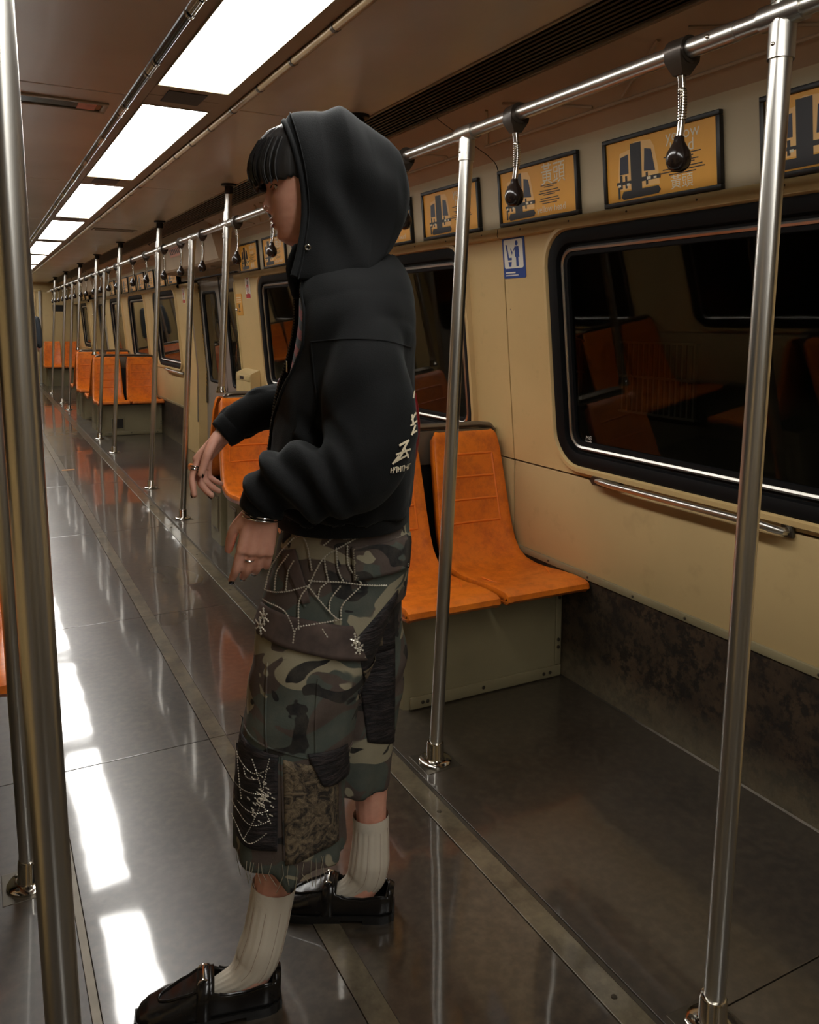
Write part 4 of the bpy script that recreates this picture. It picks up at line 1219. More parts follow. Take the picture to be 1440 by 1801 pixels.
# hands: palm plus five fingers each
HANDTIP = {}
def hand(W, d, thumb, curl, spread, key, L=1.0, sg=1):
    d = Vector(d).normalized(); t = Vector(thumb); t = (t-d*t.dot(d)).normalized()
    n = d.cross(t)*sg                    # back or palm side; sign chosen by curl direction below
    W = Vector(W)
    for o, r0 in ((.026, .0115), (.009, .0135), (-.009, .013), (-.025, .0110)):             # palm as four rays
        limb(body, [(*(W-d*.01+t*o*.5), .014), (*(W+d*.045+t*o*.85), r0+.001), (*(W+d*.088+t*o), r0-.0015)], 10, 4)
    tips = []
    for i, (o, l1, l2, l3, r) in enumerate(((.027, .040, .025, .020, .0088), (.009, .045, .029, .021, .0090), (-.009, .041, .027, .021, .0086), (-.026, .033, .020, .018, .0076))):
        p = W+d*.086+t*o; a = curl[i][0]; dirv = d*math.cos(a)+n*math.sin(a)+t*spread[i]
        dirv.normalize(); p1 = p+dirv*l1*L
        a += curl[i][1]; d2 = (d*math.cos(a)+n*math.sin(a)+t*spread[i]).normalized(); p2 = p1+d2*l2*L
        a += curl[i][2]; d3 = (d*math.cos(a)+n*math.sin(a)+t*spread[i]).normalized(); p3 = p2+d3*l3*L
        limb(body, [(*(p-d*.012), r), (*p1, r*.97), (*p2, r*.9), (*p3, r*.78)], 10, 4)
        tips.append((p, p1, p2, p3, d3, (n*math.cos(a)-d*math.sin(a))))
    p = W+d*.022+t*.026
    td = (d*.80+t*.42+n*.42).normalized()
    p1 = p+td*.040; td2 = (d*.92+t*.08+n*.45).normalized(); p2 = p1+td2*.030; p3 = p2+(d*.9+n*.45).normalized()*.022
    limb(body, [(*(W+d*.012+t*.014), .014), (*p, .0130), (*p1, .0108), (*p2, .0098), (*p3, .0082)], 10, 4)
    tips.append((p, p1, p2, p3, (p3-p2).normalized(), -n))
    HANDTIP[key] = tips
RW, LW = (.250, -.15, 1.128), (.130, .252, 1.046)
hand(RW, (.62, .04, -.70), (.25, 1, .30), [(.55, .30, .12), (.75, .55, .3), (.85, .6, .3), (.95, .6, .3)], [.04, .0, -.03, -.06], 'right', 1.0, -1)
hand(LW, (.16, .02, -.98), (1, .20, .15), [(.25, .30, .2), (.35, .45, .3), (.42, .5, .3), (.50, .5, .3)], [.05, .0, -.02, -.05], 'left', .95)
bm_ = remesh(body, .0032, 2)
bo_ = link_mesh('body', bm_, 'skin', per)
# lips, eyes, nose ring, nails
m = MB()
for zc, hh in ((1.5955, .0042), (1.5842, .0048)):
    vs = []; fs = []
    for i in range(5):
        for j in range(13):
            b = -.021+.042*j/12; z = zc+(i-2)*hh/2*math.sqrt(max(0.02, 1-(b/.0215)**2))
            vs.append((head_surface(z, b)+.0012, b, z))
    fs = [(i*13+j, i*13+j+1, (i+1)*13+j+1, (i+1)*13+j) for i in range(4) for j in range(12)]
    m.add(vs, fs)
m.build('lips', 'lips', per, True, 80)
for s in (1, -1):
    e = MB(); e.ball((head_surface(1.660, .033)-.0090, s*.033, 1.660), .0115, 10, 1, 1.25, .70); eo = e.build('eye', 'eye_white', per, True)
    e = MB(); e.ball((head_surface(1.660, .033)-.0036, s*.030, 1.659), .0068, 8, 1, 1, .8); e.build('iris', 'iris', eo, True)
    e = MB(); e.tube([(head_surface(1.664-.0025*abs(q)/4, .033+q*.0035)+.0005, s*(.033+q*.0035), 1.6655-.0028*(abs(q)/4)**2*2) for q in range(-4, 5)], .0016, 6); e.build('eyelid', 'hair', eo, True)
    e = MB(); e.tube([(head_surface(1.677, .033+q*.0045)+.0005, s*(.033+q*.0045), 1.678-.0004*q*q*.4) for q in range(-4, 5)], .0022, 6); e.build('eyebrow', 'hair', per, True)
m = MB(); m.tube([(head_surface(1.6175, .0150)+.003+.004*math.cos(a), .0165+.0015*math.cos(a), 1.6185+.006*math.sin(a)) for a in [i*PI/6 for i in range(-2, 9)]], .0007, 6); m.build('nose_ring', 'silver', per, True)
for tips, fi in ((HANDTIP['right'], (0, 1, 4)), (HANDTIP['left'], (0, 1, 2))):
    for f in fi:
        p, p1, p2, p3, d3, nn = tips[f]
        q = MB(); c = p3-nn*.0066-d3*.001; q.ball((0, 0, 0), .0058, 6)
        sd = d3.cross(nn).normalized()
        q.v = [tuple(c+d3*v[0]*1.25+sd*v[1]*.95+nn*v[2]*.25) for v in q.v]
        q.build('fingernail', 'nail', per, True)
def ring_on(name, P0, P1, f, r, n_=1, thick=.0016, mat='silver'):
    P0, P1 = Vector(P0), Vector(P1); d = (P1-P0).normalized(); c = P0+(P1-P0)*f
    A = d.cross(Vector((.3, .5, .8))).normalized(); B = d.cross(A)
    m = MB()
    for k in range(n_):
        m.tube([c+d*.0058*k+(A*math.cos(2*PI*i/20)+B*math.sin(2*PI*i/20))*r for i in range(20)], thick, 6, closed=True)
    return m.build(name, mat, per, True)
T = HANDTIP['right']; ring_on('finger_ring', T[0][0], T[0][1], .5, .0100, 2, .0022); ring_on('finger_ring', T[2][0], T[2][1], .6, .0098)
T = HANDTIP['left']; ring_on('finger_ring', T[1][0], T[1][1], .45, .0104)
ring_on('bracelet', (.118, .253, 1.060), (.137, .252, 1.028), .2, .034, 2, .0016); ring_on('bracelet', LW, Vector(LW)+Vector((.016, .002, -.098)), .18, .036, 2, .0014)

# hair: a cap with a heavy straight fringe, strands as ridges
hm = MB(); vs = []; nu, nv = 60, 26
for i in range(nv):
    t = i/(nv-1)
    for k in range(nu+1):
        th = -PI*.50+PI*1.0*k/nu
        zlow = 1.664+.010*abs(math.sin(th))**2-.012*math.cos(th)+.0025*math.sin(k*2.7)+.002*math.sin(k*1.1)
        z = lerp(1.800, zlow, t**1.15)
        f, bk, hw = interp(HEAD, min(1.80, max(z-.004, 1.60)))
        c, h = (f+bk)/2, (f-bk)/2
        e = 2/2.2; ct, st = math.cos(th), math.sin(th)
        puff = 1.0+.10*math.sin(min(1, t)*PI*.75)
        gr = .012+.018*math.sin(t*PI*.62)+.0012*math.sin(k*2.1)+.001*math.sin(k*4.7+t*3)
        if t < .04: gr = .006
        a0 = c+h*math.copysign(abs(ct)**e, ct); gr *= max(.12, min(1, (a0-.06)/.06)); a = c+(h+gr*1.15)*math.copysign(abs(ct)**e, ct)*(1 if t > .03 else .25); b = (hw+gr*.40)*math.copysign(abs(st)**e, st)*(1 if t > .03 else .25)
        vs.append((a, b, z+.004))
hm.add(vs, [(i*(nu+1)+k, i*(nu+1)+k+1, (i+1)*(nu+1)+k+1, (i+1)*(nu+1)+k) for i in range(nv-1) for k in range(nu)])
ho = hm.build('hair', 'hair', per, True, 80)
sm_ = ho.modifiers.new('thick', 'SOLIDIFY'); sm_.thickness = .006; sm_.offset = -1
st = MB()
for i in range(46):
    th = -1.05+2.1*i/45+random.uniform(-.05, .05); p = []
    for q in range(7):
        t = .35+.65*q/6+random.uniform(-.01, .01)
        z = lerp(1.800, 1.660+random.uniform(-.006, .004), t)
        f, bk, hw = interp(HEAD, min(1.80, max(z-.004, 1.60))); c, h = (f+bk)/2, (f-bk)/2
        gr = .0135+.018*math.sin(t*PI*.62); ct, s_ = math.cos(th), math.sin(th); e = 2/2.2
        p.append((c+(h+gr*1.15)*math.copysign(abs(ct)**e, ct), (hw+gr*.42)*math.copysign(abs(s_)**e, s_), z+.003))
    st.tube(p, [.0022, .0026, .0027, .0026, .0024, .0018, .0006], 6)
so_ = st.build('fringe_strands', 'hair', ho, True); so_['kind'] = 'stuff'

# hoodie: torso and sleeves
TORSO = [(.985, -.014, 0, .146, .200), (1.005, -.011, 0, .154, .212), (1.05, -.010, 0, .160, .222), (1.12, -.014, 0, .155, .205), (1.22, -.022, 0, .146, .200), (1.30, -.032, 0, .138, .212),
         (1.38, -.038, 0, .131, .226), (1.43, -.036, 0, .128, .204), (1.465, -.034, 0, .122, .165), (1.50, -.030, 0, .112, .118), (1.53, -.022, 0, .096, .085)]
hd = MB(); flat_limb(hd, TORSO, 36, 5)
SL = [(-.040, .115, 1.425, .055), (-.046, .150, 1.39, .066), (-.058, .190, 1.31, .080), (-.068, .232, 1.20, .086), (-.050, .270, 1.115, .078), (.030, .268, 1.090, .070), (.090, .262, 1.098, .060), (.118, .257, 1.078, .050), (.132, .254, 1.052, .040)]
SR = [(-.040, -.115, 1.425, .055), (-.046, -.155, 1.39, .070), (-.035, -.225, 1.30, .083), (.005, -.24, 1.215, .074), (.08, -.215, 1.195, .066), (.150, -.185, 1.18, .058), (.215, -.163, 1.155, .052), (.238, -.155, 1.140, .042)]
limb(hd, SL, 20, 6); limb(hd, SR, 20, 6)
hme = remesh(hd, .006, 24)
def folds(p):
    n1 = noise.noise(Vector((p.x*7, p.y*7, p.z*5)))
    n2 = noise.noise(Vector((p.x*16+5, p.y*16, p.z*9)))
    d = .009*n1+.005*n2
    if p.y > .17 and p.z < 1.22:          # bunched near sleeve
        q = (p.x*.8-p.z*.6); d += .009*math.sin(q*125+5*n1)*min(1, (1.22-p.z)/.06)*min(1, max(0, (p.x+.05)/.08))
    if p.y < -.15 and p.z < 1.25: d += .005*math.sin(p.x*80+3*n1)
    if p.z < 1.06: d += .004*math.sin(math.atan2(p.y, p.x)*14+3*n1)*(1.06-p.z)/.08
    d += .009*max(0, math.sin((p.z+.45*p.x)*36+3*n1))*max(0, 1-abs(p.y-.2)/.2)*.6
    return d
displace(hme, folds)
def bnear(z): return interp([(.9, .004), (1.08, .008), (1.14, .024), (1.19, .058), (1.24, .098), (1.287, .132), (1.344, .158), (1.40, .145), (1.45, .112), (1.49, .084), (1.56, .06)], z)[0]
def bfar(z): return interp([(.9, -.004), (1.10, -.006), (1.2, -.018), (1.3, -.04), (1.4, -.05), (1.49, -.045), (1.56, -.04)], z)[0]
cut_faces(hme, lambda c, n: (c.x > 0 and bfar(c.z) < c.y < bnear(c.z) and c.z > 1.06 and abs(c.y) < .2) or (c.z > 1.525 and n.z > .6) or (c.z < .995 and n.z < -.6))
hoo = link_mesh('hoodie', hme, 'fleece', per)
sol = hoo.modifiers.new('thick', 'SOLIDIFY'); sol.thickness = .005; sol.offset = -1
HB = BVHTree.FromPolygons([v.co.copy() for v in hme.vertices], [tuple(p.vertices) for p in hme.polygons])
def proj(bvh, a, z, off=.002, frm=1.0, d=(0, -1, 0)):
    h = bvh.ray_cast(Vector((a, frm, z)), Vector(d))
    if h[0] is None: return None
    n = h[1]
    if n.dot(Vector(d)) > 0: n = -n
    return h[0]+n*off
# tee shirt under the open front
te = MB(); flat_limb(te, [(z, ca, cb, ha-.014, hb-.016) for z, ca, cb, ha, hb in TORSO], 30, 4)
tme = remesh(te, .008, 3); link_mesh('tee_shirt', tme, 'tee', per)
# zip edges
def front_a(z, b):
    h = HB.ray_cast(Vector((.6, b, z)), Vector((-1, 0, 0))); return h[0].x if h[0] is not None else None
for fn, sg in ((bnear, 1), (bfar, -1)):
    zp = MB(); pts = []
    z = 1.495
    while z > 1.0:
        a = front_a(z, fn(z)+sg*.006)
        if a is not None and a > .0: pts.append(Vector((a+.003, fn(z)+sg*.002, z)))
        z -= .012
    pts = [pts[0]]+[(pts[i-1]+pts[i]*2+pts[i+1])/4 for i in range(1, len(pts)-1)]+[pts[-1]]
    zp.tube(pts, .0035, 8); zo = zp.build('zip_tape', 'fleece', hoo, True)
    tz = MB()
    for p, q in zip(pts, pts[1:]):
        for f in (0, .5): c = p+(q-p)*f; tz.box(c.x, c.x+.0045, c.y-.0022-sg*.002, c.y+.0022-sg*.002, c.z-.0018, c.z+.0018)
    tzo = tz.build('zip_teeth', 'steel_dark', hoo); tzo['kind'] = 'stuff'
m = MB(); a = front_a(1.30, bfar(1.30)-.006) or .1
m.bbox(a+.002, a+.006, bfar(1.30)-.005, bfar(1.30)+.005, 1.272, 1.298, .001); m.build('zip_pull', 'silver', hoo)
# ribbed hem and cuffs
hb_ = MB(); vs = []; n = 120
for z, sc in ((.964, .955), (.968, .975), (.978, .985), (.992, .988), (1.002, .98)):
    for k in range(n):
        t = 2*PI*k/n; c, s_ = math.cos(t), math.sin(t); e = 2/2.35; rr = sc+(.004 if k % 2 else 0)
        vs.append((-.014+.148*rr*math.copysign(abs(c)**e, c), .202*rr*math.copysign(abs(s_)**e, s_), z))
hb_.add(vs, [(i*n+k, i*n+(k+1) % n, (i+1)*n+(k+1) % n, (i+1)*n+k) for i in range(4) for k in range(n)])
hb_.build('hem_band', 'fleece', hoo, True, 80)
for (p0, p1, r) in (((.124, .2555, 1.066), (.143, .2525, 1.032), .041), ((.233, -.157, 1.144), (.262, -.148, 1.120), .040)):
    P0, P1 = Vector(p0), Vector(p1); c = MB(); pts = [P0+(P1-P0)*q/5 for q in range(6)]
    c.tube(pts, [r*.94, r*1.02, r, r*.97, r*.93, r*.86], 30, cap=False); co_ = c.build('cuff', 'fleece', hoo, True)
    sl_ = co_.modifiers.new('thick', 'SOLIDIFY'); sl_.thickness = .004; sl_.offset = -1
# seams: drop shoulder, neck
def seam(pts, name='seam', r=.0016):
    P_ = [proj(HB, a, z, .0006) for a, z in spline(pts, 6)]
    P_ = [p for p in P_ if p is not None]
    s = MB(); s.tube(P_, r, 6); return s.build(name, 'fleece', hoo, True)
seam([(.046, 1.345), (-.02, 1.352), (-.09, 1.350), (-.15, 1.335)])
seam([(.046, 1.345), (.040, 1.28), (.035, 1.22), (.05, 1.17)])
# hood
def arch(t):
    tab = [(0.0, .084, 1.474, .066, .108, 1.794, .097), (.06, .076, 1.466, .058, .098, 1.808, .101), (.25, .045, 1.460, .020, .045, 1.822, .114), (.45, .0, 1.464, -.035, -.005, 1.818, .121), (.65, -.060, 1.484, -.085, -.060, 1.797, .115),
           (.82, -.100, 1.508, -.122, -.105, 1.768, .092), (.93, -.110, 1.524, -.146, -.130, 1.742, .060), (1.0, -.112, 1.545, -.156, -.142, 1.715, .012)]
    return interp(tab, t)
hg = MB(); nt, nf = 40, 44; vs = []
for i in range(nt+1):
    t = i/nt; ab_, zb, am, at_, zt, w_ = arch(t)
    for j in range(nf+1):
        th = PI*j/nf; c, s_ = math.cos(th), max(0.0, math.sin(th))
        fz = s_**.9; b = w_*math.copysign(abs(c)**.58, c)*(1-.10*math.sin(PI*min(1, fz*1.6))*(fz < .62)+.16*(1-fz)**4)
        z = zb+(zt-zb)*fz
        a = ab_*(1-fz)*(1-fz)+2*am*fz*(1-fz)*1.0+at_*fz*fz
        a = a+(am-(.25*ab_+.5*am+.25*at_))*math.sin(PI*fz)
        n1 = noise.noise(Vector((a*9, b*9, z*7)))
        fold = .0100*math.sin((a*.9-z*.55)*62+2.5*n1)*math.sin(PI*min(1, t*1.05))*min(1, abs(b)/.05+.25)
        dirb = Vector((a-.0, b*1.2, z-1.64)); dirb.normalize()
        q = Vector((a, b, z))+dirb*(fold+.004*n1)
        vs.append(q)
hg.add(vs, [(i*(nf+1)+j, i*(nf+1)+j+1, (i+1)*(nf+1)+j+1, (i+1)*(nf+1)+j) for i in range(nt) for j in range(nf)])
hood = hg.build('hood', 'fleece', hoo, True, 80)
sol = hood.modifiers.new('thick', 'SOLIDIFY'); sol.thickness = .007; sol.offset = -1
sub = hood.modifiers.new('s', 'SUBSURF'); sub.levels = 1; sub.render_levels = 1
rim = MB(); rim.tube([v*1.0 for v in vs[0:nf+1]], .0062, 10); rim.build('hood_hem', 'fleece', hood, True)
rim = MB(); rim.tube([v+Vector((0, math.copysign(.0015, v.y), .001)) for v in vs[3*(nf+1):4*(nf+1)]], .0014, 6); rim.build('hood_stitching', 'fleece', hood, True)
for s in (1, -1):
    i0 = 1*(nf+1)+(3 if s > 0 else nf-3); c = Vector((.056, s*.092, 1.531))
    h = BVHTree.FromPolygons([Vector(v) for v in hg.v], hg.f).ray_cast(Vector((.056, s*.5, 1.531)), Vector((0, -s, 0)))
    if h[0] is not None: c = h[0]
    e = MB(); e.tube([c+Vector((.0048*math.cos(2*PI*k/14), s*.002, .0048*math.sin(2*PI*k/14))) for k in range(14)], .0017, 6, closed=True); e.build('eyelet', 'silver', hood, True)
# collar front closing under the chin
for s in (1, -1):
    co = MB(); limb(co, [(.078, s*.070, 1.53, .012), (.090, s*.062, 1.49, .013), (.080, s*.075, 1.44, .011)], 10, 4)
    co.build('collar_edge', 'fleece', hood, True)
# print on the back of the hoodie
def decal(bvh, polys, name, mat, parent, off=.003, sub=1):
    m = MB()
    for p in polys:
        q = [proj(bvh, a, z, off) for a, z in p]
        if any(x is None for x in q): continue
        m.add(q, [tuple(range(len(q)))])
    return m.build(name, mat, parent, True)
def stroke(a0, z0, a1, z1, w_): 
    L = math.hypot(a1-a0, z1-z0); nx_, nz_ = -(z1-z0)/L*w_/2, (a1-a0)/L*w_/2
    return [(a0+nx_, z0+nz_), (a1+nx_, z1+nz_), (a1-nx_, z1-nz_), (a0-nx_, z0-nz_)]
pp = []
for a0, z0, a1, z1, w_ in ((-.131, 1.172, -.112, 1.165, .004), (-.128, 1.170, -.118, 1.155, .004), (-.134, 1.156, -.106, 1.150, .0035), (-.118, 1.152, -.110, 1.140, .004), (-.130, 1.147, -.104, 1.137, .0035),
                           (-.122, 1.160, -.130, 1.140, .003), (-.112, 1.148, -.100, 1.134, .0035),
                           (-.146, 1.218, -.136, 1.206, .004), (-.137, 1.216, -.140, 1.196, .0035), (-.148, 1.203, -.134, 1.196, .0035), (-.144, 1.196, -.136, 1.180, .0035), (-.147, 1.186, -.138, 1.183, .003), (-.145, 1.256, -.141, 1.244, .0035)):
    pp.append(stroke(a0, z0, a1, z1, w_))
for k in range(6):                                     # bottom row of small capitals
    a0 = -.136+.0068*k
    pp.append(stroke(a0, 1.128, a0+.0008, 1.117, .0018)); pp.append(stroke(a0, 1.1275-.004*(k % 2), a0+.0045, 1.127-.004*(k % 2), .0018)); pp.append(stroke(a0+.0042, 1.127, a0+.0048, 1.118+.004*(k % 3 == 1), .0016))
decal(HB, pp, 'back_print', 'print_white', hoo, .004)['kind'] = 'stuff'
rp = MB(); sec = [(1.235, .006), (1.21, .016), (1.17, .021), (1.13, .020), (1.10, .013), (1.082, .004)]; vs = []
for z, w_ in sec:
    for k in range(10): vs.append((-.163-.010*math.sin(PI*(1.235-z)/.153)+.008*math.cos(2*PI*k/10), .030+w_*math.sin(2*PI*k/10), z))
rp.add(vs, [(i*10+k, i*10+(k+1) % 10, (i+1)*10+(k+1) % 10, (i+1)*10+k) for i in range(5) for k in range(10)]+[tuple(range(9, -1, -1)), tuple(range(50, 60))])
tag(rp.build('back_tab', 'red_leather', hoo, True), 'dark red flap on the back of the hoodie')
fr = MB(); fr.ball((.118, -.118, 1.235), .020, 8, .8, .6, 1.3); tag(fr.build('chest_print', 'red_leather', hoo, True), 'red print at the chest')

# trousers
TL = [(.318, .086, .128, .114, .100), (.43, .088, .128, .112, .104), (.545, .076, .124, .113, .108), (.64, .055, .118, .118, .110), (.74, .030, .108, .130, .108), (.81, .010, .098, .138, .105), (.89, -.018, .085, .140, .100), (.945, -.024, .07, .138, .10)]
TR = [(.312, -.032, -.100, .100, .088), (.42, -.036, -.100, .108, .094), (.545, -.050, -.100, .112, .098), (.64, -.052, -.096, .112, .100), (.74, -.036, -.09, .118, .100), (.81, -.030, -.085, .130, .100), (.89, -.030, -.08, .137, .098), (.945, -.026, -.07, .138, .10)]
tr = MB(); flat_limb(tr, TL, 40, 6); flat_limb(tr, TR, 40, 6); flat_limb(tr, [(.80, -.020, 0, .138, .165), (.88, -.022, 0, .142, .178), (.985, -.026, 0, .136, .172)], 40, 5)
trm = remesh(tr, .006, 3)
def tfold(p):
    n1 = noise.noise(Vector((p.x*8, p.y*8, p.z*4))); n2 = noise.noise(Vector((p.x*18, p.y*18+3, p.z*10)))
    d = .006*n1+.003*n2
    d += .0045*math.sin(math.atan2(p.y-.12, p.x-.07)*9+3*n1)*max(0, min(1, (.55-p.z)/.25)) if p.y > 0 else .004*math.sin(math.atan2(p.y+.1, p.x+.05)*8+2*n1)*max(0, min(1, (.55-p.z)/.25))
    d += .004*math.sin((p.z*1.0+p.x*.6)*60+4*n1)*max(0, 1-abs(p.z-.62)/.16)
    if p.z < .29 and p.y > 0: d += -.0
    return d
displace(trm, tfold)
for v in trm.vertices:                    # dip of the near hem towards the back of the leg
    if v.co.z < .40 and v.co.y > .0:
        k = (.40-v.co.z)/.08; v.co.z -= k*(.012+.030*max(0, 1-abs(v.co.x-.085)/.03)*max(0, min(1, v.co.y/.15))-.02*max(0, (v.co.x-.12))/.1)
cut_faces(trm, lambda c, n: (n.z < -.75 and c.z < .345) or (n.z > .75 and c.z > .97))
tro = link_mesh('trousers', trm, 'camo', per)
sol = tro.modifiers.new('thick', 'SOLIDIFY'); sol.thickness = .003; sol.offset = -1
TB = BVHTree.FromPolygons([v.co.copy() for v in trm.vertices], [tuple(p.vertices) for p in trm.polygons])
CAMV = Vector((math.sin(0), -1, 0))
def patch(quad, name, mat, off, thick, nu=14, nv=10, label=None):
    # quad corners (a, z): top front, top back, bottom back, bottom front
    vs = []; ok = True
    for i in range(nv+1):
        for j in range(nu+1):
            u, v = j/nu, i/nv
            a = lerp(lerp(quad[0][0], quad[1][0], u), lerp(quad[3][0], quad[2][0], u), v); z = lerp(lerp(quad[0][1], quad[1][1], u), lerp(quad[3][1], quad[2][1], u), v)
            q = proj(TB, a, z, off)
            if q is None: q = vs[-1] if vs else Vector((a, .1, z))
            vs.append(q)
    m = MB(); m.add(vs, [(i*(nu+1)+j, i*(nu+1)+j+1, (i+1)*(nu+1)+j+1, (i+1)*(nu+1)+j) for i in range(nv) for j in range(nu)])
    o = m.build(name, mat, tro, True, 80)
    s = o.modifiers.new('t', 'SOLIDIFY'); s.thickness = thick; s.offset = 1
    if label: o['label'] = label
    return o
def stitches(pts, r=.0009, gap=.0045, mat='thread', name='stitching', off=.0065):
    m = MB(); P_ = [proj(TB, a, z, off) for a, z in pts]; P_ = [p for p in P_ if p is not None]
    for p, q in zip(P_, P_[1:]):
        L = (q-p).length; n_ = max(1, int(L/gap))
        for k in range(n_): m.tube([p+(q-p)*(k+.15)/n_, p+(q-p)*(k+.75)/n_], r, 4)
    o = m.build(name, mat, tro); o['kind'] = 'stuff'; return o
# flap pocket, hip panels, patches
patch([(-.033, .944), (-.150, .947), (-.144, .890), (-.037, .878)], 'pocket_flap', 'camo', .005, .005)
stitches([(-.036, .940), (-.148, .943)], .0013, off=.011); stitches([(-.040, .884), (-.142, .894)], .0013, off=.011); stitches([(-.041, .888), (-.142, .898)], .0013, off=.011); stitches([(-.040, .88), (-.036, .94)], .0013, off=.011)
patch([(.140, .822), (-.035, .795), (-.062, .722), (.158, .770)], 'thigh_flap', 'flap_brown', .004, .004, 20, 8, 'brown band flap across the thigh')
stitches([(.156, .776), (-.058, .729)], .0013, off=.0095); stitches([(.156, .782), (-.055, .735)], .0013, off=.0095)
patch([(-.045, .77), (-.128, .845), (-.135, .66), (-.062, .655)], 'cloth_patch', 'patch_black', .002, .002)
patch([(-.055, .70), (-.105, .698), (-.105, .675), (-.06, .675)], 'cloth_patch', 'patch_lace', .0045, .001)
patch([(-.048, .655), (-.135, .66), (-.138, .42), (-.075, .45)], 'cloth_patch', 'patch_black', .002, .002, 12, 16)
patch([(.192, .572), (.105, .552), (.106, .362), (.190, .366)], 'cloth_patch', 'patch_black', .002, .002, 12, 16)
patch([(.095, .545), (-.008, .52), (-.01, .355), (.09, .335)], 'cloth_patch', 'patch_lace', .0015, .0015, 14, 14)
patch([(.050, .555), (-.025, .555), (-.03, .47), (.020, .485)], 'cloth_patch', 'patch_black', .004, .0015)
# front fly fold and leg seams
def tseam(pts, r=.002, mat='camo'):
    P_ = [proj(TB, a, z, .001) for a, z in spline(pts, 6)]; P_ = [p for p in P_ if p is not None]
    s = MB(); s.tube(P_, r, 6); return s.build('leg_seam', mat, tro, True)
tseam([(.128, .72), (.13, .62), (.125, .53)]); tseam([(.03, .70), (.035, .6), (.03, .49)]); tseam([(.185, .585), (.10, .56), (.0, .535), (-.06, .54)])
tseam([(.098, .55), (.095, .44), (.092, .345)], .0025); tseam([(.10, .93), (.085, .88), (.055, .83)], .003)
patch([(.108, .925), (.075, .935), (.045, .84), (.060, .835)], 'fly_flap', 'flap_brown', .003, .002, 6, 12)
# bead embroidery: cobwebs
def px(X, Y):                              # drawing units of the cobweb to person frame
    x, y = X/2.8135+390, Y/2.8135+900
    return (.1075-(x-495)*.00119, .989-(y-930)*.00117)
WEB = [[(440, 370), (500, 250), (600, 180), (690, 130)], [(440, 350), (580, 355), (680, 370), (790, 385)], [(440, 380), (500, 450), (560, 510), (585, 515)], [(450, 300), (430, 200), (410, 150)], [(395, 560), (395, 440), (440, 370)],
       [(505, 250), (515, 310), (525, 350)], [(560, 200), (565, 290), (590, 350)], [(610, 190), (615, 280), (670, 360)], [(530, 480), (535, 430), (580, 370)], [(580, 500), (590, 450), (670, 375)], [(480, 420), (490, 380), (520, 355)],
       [(235, 430), (330, 410), (440, 370)], [(240, 420), (265, 330), (330, 215), (400, 155)], [(285, 410), (295, 330), (350, 240)], [(335, 400), (345, 320), (370, 270)], [(370, 620), (385, 560), (450, 540), (560, 520)], [(230, 470), (330, 490), (380, 590)],
       [(485, 135), (560, 95)], [(505, 185), (570, 130)], [(575, 140), (600, 155), (660, 140)], [(500, 560), (525, 600)]]
bd = MB(); cnt = 0
def bead_line(mb, pts, gap, r, off):
    sp = spline(pts, 8); P_ = [proj(TB, *px(*p), off) for p in sp]; P_ = [p for p in P_ if p is not None]
    acc = 0
    for p, q in zip(P_, P_[1:]):
        L = (q-p).length
        if L < 1e-6 or L > .05: continue
        while acc < L:
            c = p+(q-p)*acc/L; d = (q-p).normalized()*r*1.25; u_ = Vector((0, r*.8, 0)); w_ = Vector((-d.z, 0, d.x)).normalized()*r*.85
            mb.add([c+d, c-d, c+u_, c-u_, c+w_, c-w_], [(0, 2, 4), (2, 1, 4), (1, 3, 4), (3, 0, 4), (2, 0, 5), (1, 2, 5), (3, 1, 5), (0, 3, 5)])
            acc += gap
        acc -= L
for l in WEB: bead_line(bd, l, .0052, .0026, .0075)
for (cx_, cy_) in ((225, 580), (240, 535), (640, 620), (655, 660)):
    for k in range(6):
        a = k*PI/3+.4; bead_line(bd, [(cx_+8*math.cos(a), cy_+10*math.sin(a)), (cx_+24*math.cos(a), cy_+34*math.sin(a))], .0050, .0032, .0095)
o = bd.build('bead_embroidery', 'bead', tro); o['kind'] = 'stuff'; o['label'] = 'white beaded cobweb embroidery'
b2 = MB()
for l in [[(85, 1180), (190, 1230), (270, 1190)], [(80, 1330), (180, 1320), (270, 1310)], [(85, 1430), (180, 1470), (265, 1440)], [(85, 1500), (170, 1560), (250, 1500)], [(190, 1170), (230, 1330), (150, 1560)], [(110, 1190), (140, 1380)], [(265, 1150), (235, 1330), (270, 1460)],
          [(150, 1230), (165, 1260), (215, 1250)], [(120, 1400), (200, 1410), (260, 1390)]]:
    bead_line(b2, l, .0050, .0017, .0055)
for k in range(40): 
    x_, y_ = 225+random.gauss(0, 22), 1330+random.gauss(0, 45); bead_line(b2, [(x_, y_), (x_+12, y_+8)], .0045, .0022, .0055)
o = b2.build('bead_embroidery', 'bead', tro); o['kind'] = 'stuff'; o['label'] = 'small silver cobweb beads on the black shin patch'
# loose threads at the hem
lt = MB()
for k in range(16):
    a = random.uniform(-.02, .19); q = proj(TB, a, .335, .001)
    if q is None: continue
    lt.tube([q, q+Vector((random.uniform(-.006, .006), .003, -.02)), q+Vector((random.uniform(-.012, .012), .002, -.034-random.uniform(0, .025)))], .0006, 4)
o = lt.build('frayed_thread', 'thread', tro); o['kind'] = 'stuff'

